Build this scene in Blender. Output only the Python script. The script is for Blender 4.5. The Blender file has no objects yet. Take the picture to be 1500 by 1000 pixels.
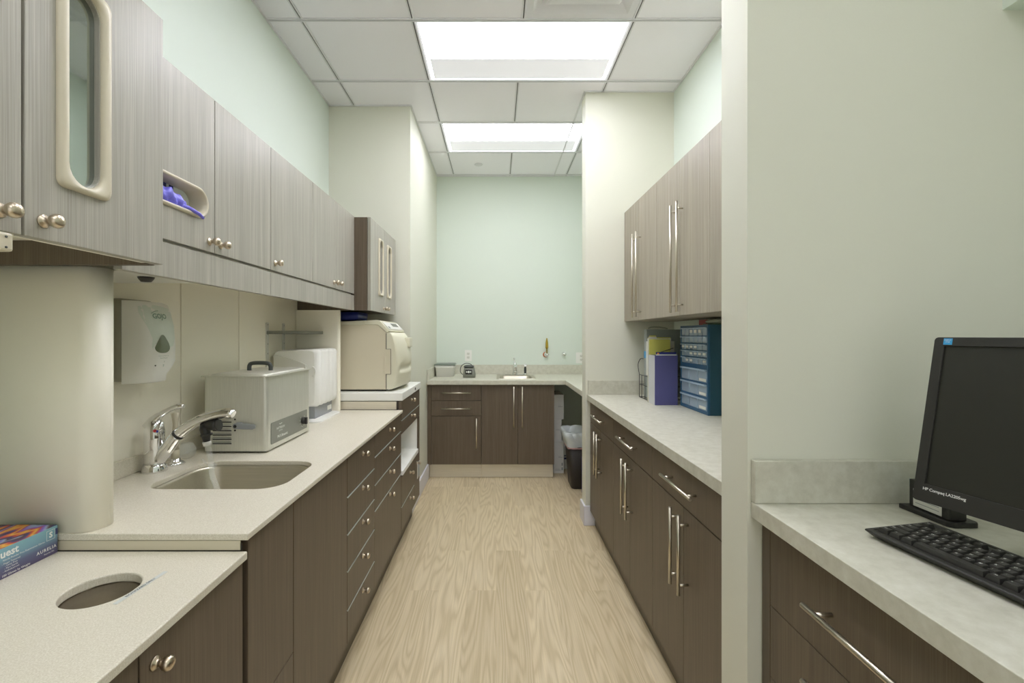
import bpy, bmesh, math, random
from mathutils import Vector, Matrix
from mathutils.geometry import tessellate_polygon
random.seed(7)
C = bpy.context.scene.collection
PI = math.pi
# ---------------------------------------------------------------- materials
def lin(c):
    c = c / 255.0
    return c / 12.92 if c <= 0.04045 else ((c + 0.055) / 1.055) ** 2.4
def rgb(r, g, b): return (lin(r), lin(g), lin(b), 1)
def mat(name, col, rough=0.5, metal=0.0, spec=0.5, trans=0.0, emit=None, estr=0, alpha=1, coat=0):
    m = bpy.data.materials.new(name); m.use_nodes = True
    p = m.node_tree.nodes['Principled BSDF']
    p.inputs['Base Color'].default_value = rgb(*col)
    p.inputs['Roughness'].default_value = rough
    p.inputs['Metallic'].default_value = metal
    p.inputs['Specular IOR Level'].default_value = spec
    p.inputs['Transmission Weight'].default_value = trans
    p.inputs['Alpha'].default_value = alpha
    p.inputs['Coat Weight'].default_value = coat
    if emit:
        p.inputs['Emission Color'].default_value = rgb(*emit); p.inputs['Emission Strength'].default_value = estr
    return m
def nd(m, t): return m.node_tree.nodes.new(t)
def lk(m, a, b): m.node_tree.links.new(a, b)
def coords(m, scale, kind='Object', rnd=True):
    tc = nd(m, 'ShaderNodeTexCoord'); mp = nd(m, 'ShaderNodeMapping')
    lk(m, tc.outputs[kind], mp.inputs['Vector'])
    if rnd:
        oi = nd(m, 'ShaderNodeObjectInfo'); v = nd(m, 'ShaderNodeVectorMath'); v.operation = 'SCALE'
        cb = nd(m, 'ShaderNodeCombineXYZ')
        for k in range(3): lk(m, oi.outputs['Random'], cb.inputs[k])
        lk(m, cb.outputs[0], v.inputs[0]); v.inputs['Scale'].default_value = 7.0
        lk(m, v.outputs[0], mp.inputs['Location'])
    mp.inputs['Scale'].default_value = scale
    return mp.outputs['Vector']
def ramp(m, fac, stops):
    r = nd(m, 'ShaderNodeValToRGB'); lk(m, fac, r.inputs['Fac'])
    e = r.color_ramp.elements
    while len(e) < len(stops): e.new(0.5)
    for i, (p, c) in enumerate(stops): e[i].position = p; e[i].color = rgb(*c)
    return r.outputs['Color']
def noise(m, vec, scale, detail=3, rough=0.5):
    n = nd(m, 'ShaderNodeTexNoise'); lk(m, vec, n.inputs['Vector'])
    n.inputs['Scale'].default_value = scale; n.inputs['Detail'].default_value = detail
    n.inputs['Roughness'].default_value = rough
    return n.outputs['Fac']
def mixc(m, fac, a, b, mode='MIX'):
    x = nd(m, 'ShaderNodeMix'); x.data_type = 'RGBA'; x.blend_type = mode
    if hasattr(fac, 'links'): lk(m, fac, x.inputs['Factor'])
    else: x.inputs['Factor'].default_value = fac
    for s, v in (('A', a), ('B', b)):
        i = [q for q in x.inputs if q.name == s and q.type == 'RGBA'][0]
        if hasattr(v, 'links'): lk(m, v, i)
        else: i.default_value = v
    return [q for q in x.outputs if q.type == 'RGBA'][0]
def base(m): return m.node_tree.nodes['Principled BSDF'].inputs['Base Color']

def laminate(name, dark, mid, light, rough, spec=0.5):
    m = mat(name, mid, rough, spec=spec)
    v = coords(m, (420, 420, 4.0))
    f1 = noise(m, v, 1.0, 4, 0.6)
    v2 = coords(m, (45, 45, 0.9))
    f2 = noise(m, v2, 1.0, 3, 0.5)
    c1 = ramp(m, f1, [(0.3, dark), (0.5, mid), (0.72, light)])
    c2 = ramp(m, f2, [(0.3, (226, 224, 222)), (0.7, (255, 255, 255))])
    lk(m, mixc(m, 0.75, c1, c2, 'MULTIPLY'), base(m))
    return m
M = {}
M['wood'] = laminate('dark_oak_laminate', (92, 79, 64), (104, 91, 75), (117, 104, 88), 0.42)
M['woodup'] = laminate('grey_oak_with_sheen', (158, 155, 145), (173, 170, 159), (189, 186, 175), 0.36)  # grey laminate, its colour lifted to carry the reflected sheen on the doors
M['woodlight'] = laminate('pale_oak_laminate', (150, 141, 124), (165, 157, 140), (179, 172, 156), 0.45)
M['edge'] = mat('laminate_edge', (58, 52, 45), 0.5)
M['gapm'] = mat('metal_drawer_edge', (196, 206, 204), 0.35, 0.35)
def wallm(name, col, rough=0.6):
    m = mat(name, col, rough, spec=0.3)
    v = coords(m, (1, 1, 1), rnd=False); n = noise(m, v, 220, 2)
    b = nd(m, 'ShaderNodeBump'); b.inputs['Strength'].default_value = 0.06; b.inputs['Distance'].default_value = 0.002
    lk(m, n, b.inputs['Height']); lk(m, b.outputs['Normal'], m.node_tree.nodes['Principled BSDF'].inputs['Normal'])
    return m
M['mint'] = wallm('mint_paint', (220, 229, 219))
M['beige'] = wallm('beige_paint', (222, 222, 208))
M['white_trim'] = mat('white_trim_paint', (226, 226, 234), 0.35)
M['tile'] = wallm('ceiling_tile', (246, 245, 250), 0.9)
M['grid'] = mat('ceiling_grid_white', (226, 226, 229), 0.5)
M['groove'] = mat('ceiling_grid_groove', (95, 95, 97), 0.7)
def floorm():
    m = mat('vinyl_plank_floor', (196, 176, 138), 0.42, spec=0.4)
    tc = nd(m, 'ShaderNodeTexCoord')
    br = nd(m, 'ShaderNodeTexBrick')
    mp = nd(m, 'ShaderNodeMapping'); mp.inputs['Rotation'].default_value = (0, 0, PI / 2)
    lk(m, tc.outputs['Object'], mp.inputs['Vector']); lk(m, mp.outputs[0], br.inputs['Vector'])
    br.inputs['Scale'].default_value = 1.0; br.inputs['Brick Width'].default_value = 1.22; br.inputs['Row Height'].default_value = 0.152
    br.inputs['Mortar Size'].default_value = 0.0006; br.inputs['Mortar Smooth'].default_value = 0.1
    br.inputs['Color1'].default_value = (0, 0, 0, 1); br.inputs['Color2'].default_value = (1, 1, 1, 1); br.inputs['Mortar'].default_value = (0.5, 0.5, 0.5, 1)
    br.offset = 0.37
    sc = nd(m, 'ShaderNodeVectorMath'); sc.operation = 'MULTIPLY_ADD'
    lk(m, br.outputs['Color'], sc.inputs[0]); sc.inputs[1].default_value = (13.0, 17.0, 5.0)
    mp2 = nd(m, 'ShaderNodeMapping'); mp2.inputs['Scale'].default_value = (12.0, 1.0, 1)
    lk(m, tc.outputs['Object'], mp2.inputs['Vector']); lk(m, mp2.outputs[0], sc.inputs[2])
    n = noise(m, sc.outputs[0], 1.0, 1.2, 0.4)
    mul = nd(m, 'ShaderNodeMath'); mul.operation = 'MULTIPLY'; lk(m, n, mul.inputs[0]); mul.inputs[1].default_value = 80
    sn = nd(m, 'ShaderNodeMath'); sn.operation = 'SINE'; lk(m, mul.outputs[0], sn.inputs[0])
    ad = nd(m, 'ShaderNodeMath'); ad.operation = 'MULTIPLY_ADD'; lk(m, sn.outputs[0], ad.inputs[0]); ad.inputs[1].default_value = 0.5; ad.inputs[2].default_value = 0.5
    c1 = ramp(m, ad.outputs[0], [(0.0, (213, 195, 159)), (0.3, (222, 205, 170)), (1.0, (230, 214, 181))])
    mp3 = nd(m, 'ShaderNodeMapping'); mp3.inputs['Scale'].default_value = (190, 4, 1)
    lk(m, tc.outputs['Object'], mp3.inputs['Vector'])
    f = noise(m, mp3.outputs[0], 1.0, 4, 0.6)
    c2 = ramp(m, f, [(0.3, (226, 224, 220)), (0.7, (255, 255, 255))])
    a = mixc(m, 0.7, c1, c2, 'MULTIPLY')
    c3 = ramp(m, br.outputs['Color'], [(0.0, (240, 238, 234)), (1.0, (255, 255, 255))])
    b = mixc(m, 1.0, a, c3, 'MULTIPLY')
    d = mixc(m, br.outputs['Fac'], b, rgb(204, 184, 148))
    lk(m, d, base(m)); return m
M['floor'] = floorm()
def speckle(name, base_c, d, l, sc=420, rough=0.35):
    m = mat(name, base_c, rough)
    v = coords(m, (1, 1, 1), rnd=False)
    f = noise(m, v, sc, 3, 0.6)
    c = ramp(m, f, [(0.36, d), (0.5, base_c), (0.64, l)])
    lk(m, c, base(m)); return m
M['corian'] = speckle('speckled_solid_surface', (216, 210, 193), (207, 200, 182), (227, 222, 208))
def concrete(name, a, b, c):
    m = mat(name, b, 0.45)
    v = coords(m, (1, 1, 1), rnd=False)
    f = noise(m, v, 28, 8, 0.7)
    lk(m, ramp(m, f, [(0.3, a), (0.5, b), (0.7, c)]), base(m)); return m
M['concrete'] = concrete('pale_stone_laminate', (190, 188, 172), (202, 200, 185), (212, 211, 198))
M['panel'] = mat('cream_panel', (247, 243, 228), 0.45)
M['cream'] = mat('cream_plastic', (208, 200, 178), 0.35)
M['nickel'] = mat('satin_nickel', (205, 192, 172), 0.28, 1.0)
M['bar'] = mat('brushed_steel_bar', (206, 199, 184), 0.3, 1.0)
M['chrome'] = mat('chrome', (235, 235, 235), 0.06, 1.0)
def brushed(name, col, rough=0.34, sc=(300, 300, 6), met=0.85):
    m = mat(name, col, rough, met)
    v = coords(m, sc); f = noise(m, v, 1.0, 3, 0.6)
    c = ramp(m, f, [(0.3, tuple(int(x * .96) for x in col)), (0.7, tuple(min(255, int(x * 1.025)) for x in col))])
    lk(m, c, base(m)); return m
M['steel'] = brushed('brushed_stainless', (216, 216, 205), 0.4, (420, 420, 9), 0.6)
M['sinksteel'] = brushed('sink_stainless', (198, 192, 175), 0.34, (6, 300, 300))
M['kick'] = brushed('aluminium_kick', (222, 216, 200), 0.45, (4, 4, 300), .6)
M['chute'] = mat('shaded_steel_chute', (128, 118, 104), 0.25, 0.9)  # stainless steel darkened to carry the dark reflections inside the hole
M['glass_mirror'] = mat('smoked_door_glass', (158, 166, 160), 0.03, 0.85)
M['white'] = mat('white_plastic', (240, 240, 235), 0.35)
M['whitegrey'] = mat('off_white_plastic', (222, 222, 214), 0.4)
M['disp_grey'] = mat('grey_dispenser_back', (152, 150, 134), 0.45)
M['disp_label'] = mat('pale_green_label', (222, 230, 221), 0.3)
M['green_ink'] = mat('grey_green_ink', (140, 165, 150), 0.5)
M['window_foam'] = mat('tinted_window', (112, 120, 96), 0.12, coat=0.5)
M['black'] = mat('black_plastic', (46, 45, 42), 0.42)
M['blackm'] = mat('black_matte', (26, 26, 24), 0.6)
M['screen'] = mat('dark_screen', (40, 40, 34), 0.38)
M['grey_pan'] = mat('grey_control_panel', (124, 126, 115), 0.4)
M['grey_pl'] = mat('mid_grey_plastic', (146, 150, 152), 0.4)
M['darkgrey'] = mat('dark_grey_plastic', (66, 70, 68), 0.4)
M['ink_white'] = mat('white_ink', (235, 235, 230), 0.5)
M['ink_dark'] = mat('dark_ink', (70, 72, 74), 0.5)
M['ster'] = mat('steriliser_tan', (212, 204, 180), 0.45)
M['ster_l'] = mat('steriliser_cream', (216, 213, 190), 0.4)
M['blue_bin'] = mat('blue_tray', (30, 42, 120), 0.4)
M['purple'] = mat('violet_glove_film', (120, 116, 225), 0.35)
M['navy'] = mat('navy_box_ink', (50, 56, 105), 0.5)
M['org_blue'] = mat('blue_metal_cabinet', (38, 84, 108), 0.4)
M['org_front'] = mat('blue_frame', (38, 88, 124), 0.4)
M['clear_dr'] = mat('frosted_clear_drawer', (160, 176, 190), 0.25)
M['clear_lip'] = mat('frosted_drawer_lip', (172, 192, 210), 0.3)
M['paper'] = mat('white_paper', (222, 222, 214), 0.7)
M['holder_p'] = mat('violet_file_holder', (88, 87, 142), 0.25, coat=0.3)
M['holder_c'] = mat('clear_file_holder_side', (190, 192, 196), 0.3)
M['yellow'] = mat('yellow_folder', (222, 218, 112), 0.6)
M['binder'] = mat('grey_binder', (150, 158, 156), 0.4)
M['red'] = mat('red_binding', (150, 52, 46), 0.5)
M['bag'] = mat('clear_bag_film', (170, 175, 160), 0.2)
M['dkgreen'] = mat('dark_green_packet', (48, 78, 52), 0.4)
M['green'] = mat('green_clip', (40, 130, 80), 0.4)
M['carton'] = mat('white_carton', (218, 218, 214), 0.6)
M['can'] = mat('black_waste_bin', (50, 44, 39), 0.5)
M['liner'] = mat('white_bin_liner', (205, 212, 212), 0.3)
M['pinkrim'] = mat('pink_bag_rim', (214, 168, 168), 0.4)
M['brass'] = mat('brass_fitting', (190, 165, 75), 0.25, 1.0)
M['copper'] = mat('copper_ring', (205, 120, 85), 0.3, 1.0)
M['lid'] = mat('grey_green_lid', (112, 122, 112), 0.4)
M['blue_sticker'] = mat('blue_sticker', (60, 160, 215), 0.4)
M['purplebin'] = mat('blue_violet_box', (80, 84, 170), 0.4)
M['redd'] = mat('red_dot', (200, 40, 50), 0.3)
M['blued'] = mat('blue_dot', (40, 60, 190), 0.3)
M['louver'] = mat('perforated_light_panel', (232, 232, 236), 0.6, emit=(248, 248, 255), estr=0.16)
M['lidwater'] = M['steel']
def tubeg():
    m = mat('clear_tubing', (235, 240, 236), 0.08, trans=0.0, alpha=0.13, spec=.8); return m
M['tube'] = tubeg()
def boxprint():
    m = mat('blue_gradient_print', (120, 165, 180), 0.4)
    tc = nd(m, 'ShaderNodeTexCoord'); s = nd(m, 'ShaderNodeSeparateXYZ'); lk(m, tc.outputs['Generated'], s.inputs[0])
    lk(m, ramp(m, s.outputs['Z'], [(0.0, (88, 78, 112)), (0.35, (96, 100, 132)), (0.65, (122, 160, 178)), (1.0, (132, 178, 188))]), base(m)); return m
M['boxside'] = boxprint()
def swirl():
    m = mat('colour_swirl_print', (120, 60, 50), 0.4)
    v = coords(m, (12, 4, 1), rnd=False); n = noise(m, v, 1.6, 2, 0.4)
    mul = nd(m, 'ShaderNodeMath'); mul.operation = 'MULTIPLY'; lk(m, n, mul.inputs[0]); mul.inputs[1].default_value = 5.0
    fr = nd(m, 'ShaderNodeMath'); fr.operation = 'FRACT'; lk(m, mul.outputs[0], fr.inputs[0])
    lk(m, ramp(m, fr.outputs[0], [(0.0, (90, 55, 50)), (0.15, (50, 70, 130)), (0.3, (215, 85, 50)), (0.45, (235, 190, 80)), (0.6, (190, 70, 55)), (0.75, (130, 95, 205)), (0.88, (170, 190, 220)), (1.0, (90, 60, 50))]), base(m)); return m
M['swirl'] = swirl()
# ---------------------------------------------------------------- mesh builder
WO = {}     # world-origin offset of every object holding children
class MB:
    def __init__(s): s.v = []; s.f = []; s.mi = []; s.sm = []
    def add(s, verts, faces, mi=0, smooth=False):
        b = len(s.v); s.v += [tuple(x) for x in verts]
        for f in faces: s.f.append([b + i for i in f]); s.mi.append(mi); s.sm.append(smooth)
        return s
    def box(s, x0, x1, y0, y1, z0, z1, mi=0):
        if x0 > x1: x0, x1 = x1, x0
        if y0 > y1: y0, y1 = y1, y0
        if z0 > z1: z0, z1 = z1, z0
        v = [(x0, y0, z0), (x1, y0, z0), (x1, y1, z0), (x0, y1, z0), (x0, y0, z1), (x1, y0, z1), (x1, y1, z1), (x0, y1, z1)]
        return s.add(v, [(0, 3, 2, 1), (4, 5, 6, 7), (0, 1, 5, 4), (1, 2, 6, 5), (2, 3, 7, 6), (3, 0, 4, 7)], mi)
    def tube(s, pts, r, n=12, mi=0, caps=True):
        pts = [Vector(p) for p in pts]; R = r if isinstance(r, (list, tuple)) else [r] * len(pts)
        rings = []; up = Vector((0.13, 0.31, 0.94)).normalized()
        for i, p in enumerate(pts):
            t = (pts[min(i + 1, len(pts) - 1)] - pts[max(i - 1, 0)]).normalized()
            a = up.cross(t)
            if a.length < 0.05: a = Vector((1, 0, 0)).cross(t)
            a.normalize(); b = t.cross(a).normalized(); up = b
            if up.length < .1: up = Vector((0, 0, 1))
            rings.append([p + (a * math.cos(2 * PI * k / n) + b * math.sin(2 * PI * k / n)) * R[i] for k in range(n)])
            up = t.cross(a)
        v = [q for rg in rings for q in rg]; f = []
        for i in range(len(rings) - 1):
            for k in range(n): f.append((i * n + k, i * n + (k + 1) % n, (i + 1) * n + (k + 1) % n, (i + 1) * n + k))
        s.add(v, f, mi, True)
        if caps:
            b = len(s.v) - len(v)
            s.f.append([b + k for k in reversed(range(n))]); s.mi.append(mi); s.sm.append(False)
            e = b + (len(rings) - 1) * n
            s.f.append([e + k for k in range(n)]); s.mi.append(mi); s.sm.append(False)
        return s
    def lathe(s, c, prof, axis='z', n=24, mi=0, sx=1, sy=1):
        c = Vector(c); v = []; f = []
        for (r, h) in prof:
            for k in range(n):
                a = 2 * PI * k / n; p = (r * math.cos(a) * sx, r * math.sin(a) * sy, h)
                if axis == 'x': p = (p[2], p[0], p[1])
                elif axis == '-x': p = (-p[2], p[1], p[0])
                elif axis == 'y': p = (p[1], p[2], p[0])
                elif axis == '-y': p = (p[0], -p[2], p[1])
                v.append(c + Vector(p))
        m = len(prof)
        for i in range(m - 1):
            for k in range(n): f.append((i * n + k, i * n + (k + 1) % n, (i + 1) * n + (k + 1) % n, (i + 1) * n + k))
        s.add(v, f, mi, True); b = len(s.v) - len(v)
        if prof[0][0] > 1e-5: s.f.append([b + k for k in reversed(range(n))]); s.mi.append(mi); s.sm.append(False)
        if prof[-1][0] > 1e-5: s.f.append([b + (m - 1) * n + k for k in range(n)]); s.mi.append(mi); s.sm.append(False)
        return s
    def plate(s, loops, axis, a, b, mi=0):
        """flat plate with holes: loops of 2-D points, extruded between a and b on an axis ('x': (y,z), 'y': (x,z), 'z': (x,y))"""
        def P(q, h):
            return {'x': (h, q[0], q[1]), 'y': (q[0], h, q[1]), 'z': (q[0], q[1], h)}[axis]
        tri = tessellate_polygon([[Vector((q[0], q[1], 0)) for q in L] for L in loops])
        flat = [q for L in loops for q in L]; n = len(flat)
        v = [P(q, a) for q in flat] + [P(q, b) for q in flat]
        f = [tuple(t) for t in tri] + [tuple(n + i for i in reversed(t)) for t in tri]
        o = 0
        for L in loops:
            k = len(L)
            for i in range(k): f.append((o + i, o + (i + 1) % k, n + o + (i + 1) % k, n + o + i))
            o += k
        return s.add(v, f, mi)
    def loft(s, rings, mi=0, cap0=True, cap1=True, smooth=True):
        n = len(rings[0]); v = [q for r in rings for q in r]; f = []
        for i in range(len(rings) - 1):
            for k in range(n): f.append((i * n + k, i * n + (k + 1) % n, (i + 1) * n + (k + 1) % n, (i + 1) * n + k))
        s.add(v, f, mi, smooth); b = len(s.v) - len(v)
        if cap0: s.f.append([b + k for k in reversed(range(n))]); s.mi.append(mi); s.sm.append(False)
        if cap1: s.f.append([b + (len(rings) - 1) * n + k for k in range(n)]); s.mi.append(mi); s.sm.append(False)
        return s
    def mesh(s, name, mats, org=(0, 0, 0)):
        me = bpy.data.meshes.new(name); o = Vector(org)
        me.from_pydata([Vector(p) - o for p in s.v], [], s.f)
        for m in (mats if isinstance(mats, (list, tuple)) else [mats]): me.materials.append(M[m] if isinstance(m, str) else m)
        me.polygons.foreach_set('material_index', s.mi); me.polygons.foreach_set('use_smooth', s.sm)
        bm = bmesh.new(); bm.from_mesh(me); bmesh.ops.recalc_face_normals(bm, faces=bm.faces); bm.to_mesh(me); bm.free()
        me.update(); return me
    def build(s, name, mats, parent=None, bev=0.0, seg=2, local=False, org=None):
        """parent given: vertices are world coordinates unless local"""
        if parent is not None and not local: off = WO[parent.name]
        elif org is not None: off = Vector(org)
        else: off = Vector((0, 0, 0))
        o = bpy.data.objects.new(name, s.mesh(name, mats, off)); C.objects.link(o)
        if parent is not None: o.parent = parent; WO[o.name] = off
        else:
            if org is not None: o.location = org
            WO[o.name] = Vector(off)
        if bev > 0:
            b = o.modifiers.new('bevel', 'BEVEL'); b.width = bev; b.segments = seg; b.limit_method = 'ANGLE'; b.angle_limit = math.radians(40)
            b.harden_normals = False
        return o
def bxo(name, d, m, parent=None, bev=0.0015, org=None):
    return MB().box(*d).build(name, m, parent, bev, org=org)
def tag(o, label, cat, group=None, kind=None):
    o['label'] = label; o['category'] = cat
    if group: o['group'] = group
    if kind: o['kind'] = kind
    return o
def thing(name, label, cat, loc, rot=0, group=None):
    o = bpy.data.objects.new(name, None); C.objects.link(o); o.location = loc; o.rotation_euler = (0, 0, rot)
    o.empty_display_size = 0.05
    WO[o.name] = Vector(loc); return tag(o, label, cat, group)
def struct(name, mb, m, bev=0.0):
    o = mb.build(name, m, None, bev); o['kind'] = 'structure'; return o
# rounded rectangle / pill loops
def rrect(x0, x1, y0, y1, r, n=6):
    rr = r if isinstance(r, (list, tuple)) else [r] * 4
    P = []
    for (cx, cy, a0, q) in ((x1 - rr[0], y1 - rr[0], 0, rr[0]), (x0 + rr[1], y1 - rr[1], 90, rr[1]), (x0 + rr[2], y0 + rr[2], 180, rr[2]), (x1 - rr[3], y0 + rr[3], 270, rr[3])):
        for k in range(n + 1):
            a = math.radians(a0 + 90 * k / n); P.append((cx + q * math.cos(a), cy + q * math.sin(a)))
    return P
TXT = {}
def textmesh(s, size, space=1.0, bold=0.0):
    key = (s, size, space, bold)
    if key in TXT: return TXT[key]
    cu = bpy.data.curves.new('t', 'FONT'); cu.body = s; cu.size = size; cu.space_character = space; cu.offset = bold
    cu.align_x = 'CENTER'; cu.align_y = 'CENTER'; cu.resolution_u = 2
    ob = bpy.data.objects.new('t', cu); C.objects.link(ob)
    dg = bpy.context.evaluated_depsgraph_get(); dg.update()
    me = bpy.data.meshes.new_from_object(ob.evaluated_get(dg))
    v = [q.co.copy() for q in me.vertices]; f = [tuple(p.vertices) for p in me.polygons]
    bpy.data.objects.remove(ob); bpy.data.curves.remove(cu); bpy.data.meshes.remove(me)
    TXT[key] = (v, f); return TXT[key]
def addtext(mb, s, c, xd, ud, size, mi=0, space=1.0, bold=0.0):
    v, f = textmesh(s, size, space, bold); c = Vector(c); xd = Vector(xd).normalized(); ud = Vector(ud).normalized()
    return mb.add([c + xd * p.x + ud * p.y for p in v], f, mi)
# shared small hardware meshes
def knob_mesh(axis):
    return MB().lathe((0, 0, 0), [(0.0105, 0.0), (0.0115, 0.0015), (0.0105, 0.003), (0.0065, 0.0045), (0.005, 0.009), (0.0065, 0.013), (0.0105, 0.017), (0.0122, 0.022), (0.0115, 0.027), (0.008, 0.0305), (0.003, 0.0318), (0.0, 0.032)], axis, 20).mesh('knob', 'nickel')
KNOB = knob_mesh('x')
def knob(parent, x, y, z):
    o = bpy.data.objects.new('knob', KNOB); C.objects.link(o); o.parent = parent
    o.location = Vector((x, y, z)) - WO[parent.name]; return o
def bar_handle(parent, face, c, length, vert, outdir, r=0.006, off=0.034, axis_h='y'):
    """bar pull: c = (y,z) or (x,z) centre; outdir: unit vector from the door face"""
    mb = MB(); d = Vector(outdir); h = length / 2
    if abs(d.x) > .5: P = lambda o, a: Vector((face, c[0], c[1])) + d * o + (Vector((0, 0, a)) if vert else Vector((0, a, 0)))
    else: P = lambda o, a: Vector((c[0], face, c[1])) + d * o + (Vector((0, 0, a)) if vert else Vector((a, 0, 0)))
    mb.tube([P(off, -h), P(off, h)], r, 14)
    for s in (-1, 1):
        a = s * (h - 0.035)
        mb.tube([P(0.0, a), P(off, a)], r * 0.72, 10)
    return mb.build('handle', 'bar', parent)
# ---------------------------------------------------------------- key dimensions (metres; camera stands at x 0, y 0, z 1.35, looks along +y)
HC = 3.082
XL, XR = -1.265, 1.265
# ---------------------------------------------------------------- the setting
struct('floor', MB().box(XL - .1, 2.4, -2.7, 5.12, -0.05, 0), 'floor')
struct('wall_left', MB().box(XL - .1, XL, -2.7, 5.12, 0, 3.2), 'mint')
struct('wall_back', MB().box(-1.265, 1.4, 5.02, 5.12, 0, 3.2), 'mint')
struct('wall_right', MB().box(XR, XR + .08, 1.305, 5.02, 0, 3.2), 'mint')
struct('wall_front', MB().box(XL - .1, -1.0, -2.7, -2.6, 0, 3.2).box(1.2, 2.4, -2.7, -2.6, 0, 3.2).box(-1.0, 1.2, -2.7, -2.6, 2.6, 3.2), 'beige')  # opening added out of view to let soft fill light in
struct('wall_right_near', MB().box(1.345, 1.425, -2.6, 1.17, 0, 3.2), 'mint')
struct('wall_left_pier', MB().box(XL, -.65, 3.48, 5.02, 0, 3.2), 'beige')
struct('wall_right_pier', MB().box(.635, XR, 3.28, 3.41, 0, 3.2), 'beige')
struct('wall_partition', MB().box(.638, 1.43, 1.17, 1.305, 0, 3.2), 'beige')
struct('trim_soffit', MB().box(1.285, 1.345, -1.2, 1.17, 2.175, HC), 'mint')
def basebd(name, d): return struct(name, MB().box(*d), 'white_trim', 0.004)
basebd('baseboard_left', (-.65, -.636, 3.47, 4.375, 0, .14))
basebd('baseboard_right', (.621, .635, 3.267, 3.42, 0, .14))
basebd('baseboard_right_front', (.621, .73, 3.266, 3.28, 0, .14))
# ceiling of square tiles in a slotted grid
gx = [-1.265, -1.07, -.46, .148, .757, 1.365, 1.425]
gy = [-2.6, -2.35] + [2.53 + .61 * k for k in range(-7, 5)] + [5.02]
gy = sorted(set([-2.6] + [round(2.53 + .61 * k, 4) for k in range(-8, 5)] + [5.02]))
lightrows = [2.53, 3.75, 1.31, .09, -1.13]  # rows nearer than the visible two are added, unseen, to lift the light
lightpower = [6.0, 4.1, 5.7, 1.6, 4.2]
def is_light(i, j):
    return any(abs(gy[j] - r) < .02 for r in lightrows) and i in (2, 3)
def is_diff(i, j): return i == 3 and abs(gy[j] - 1.92) < .02
cm = MB()
for j in range(len(gy) - 1):
    for i in range(len(gx) - 1):
        if is_light(i, j) or is_diff(i, j): continue
        cm.box(gx[i], gx[i + 1], gy[j], gy[j + 1], HC + .003, HC + .02)
struct('ceiling', cm, 'tile')
struct('ceiling_slab', MB().box(XL, 1.43, -2.6, 5.02, 3.17, 3.2), 'tile')
gm = MB()
def runner(x0, x1, y0, y1):
    horiz = (x1 - x0) > (y1 - y0); w = .0115; g = .0035
    if horiz:
        c = (y0 + y1) / 2
        gm.box(x0, x1, c - w, c - g, HC - .004, HC + .004); gm.box(x0, x1, c + g, c + w, HC - .004, HC + .004); gm.box(x0, x1, c - g, c + g, HC + .002, HC + .006, 1)
    else:
        c = (x0 + x1) / 2
        gm.box(c - w, c - g, y0, y1, HC - .004, HC + .004); gm.box(c + g, c + w, y0, y1, HC - .004, HC + .004); gm.box(c - g, c + g, y0, y1, HC + .002, HC + .006, 1)
for x in gx[1:-1]:
    for j in range(len(gy) - 1):
        if x == .148 and is_light(2, j): continue
        runner(x - .01, x + .01, gy[j] + .0116, gy[j + 1] - .0116)
for y in gy[1:-1]: runner(XL, 1.425, y - .005, y + .005)
struct('trim_ceiling_grid', gm, ['grid', 'groove'])
struct('trim_ceiling_angle', MB().box(XL, XL + .012, -2.6, 3.48, HC - .004, HC + .003).box(-.65, .635, 5.008, 5.02, HC - .004, HC + .003)
       .box(XL, -.65, 3.468, 3.48, HC - .004, HC + .003).box(-.65, -.638, 3.47, 5.0, HC - .004, HC + .003).box(.623, 1.265, 3.268, 3.28, HC - .004, HC + .003)
       .box(.623, .635, 3.28, 5.0, HC - .004, HC + .003).box(1.253, 1.265, 1.305, 3.268, HC - .004, HC + .003), 'grid')
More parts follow.
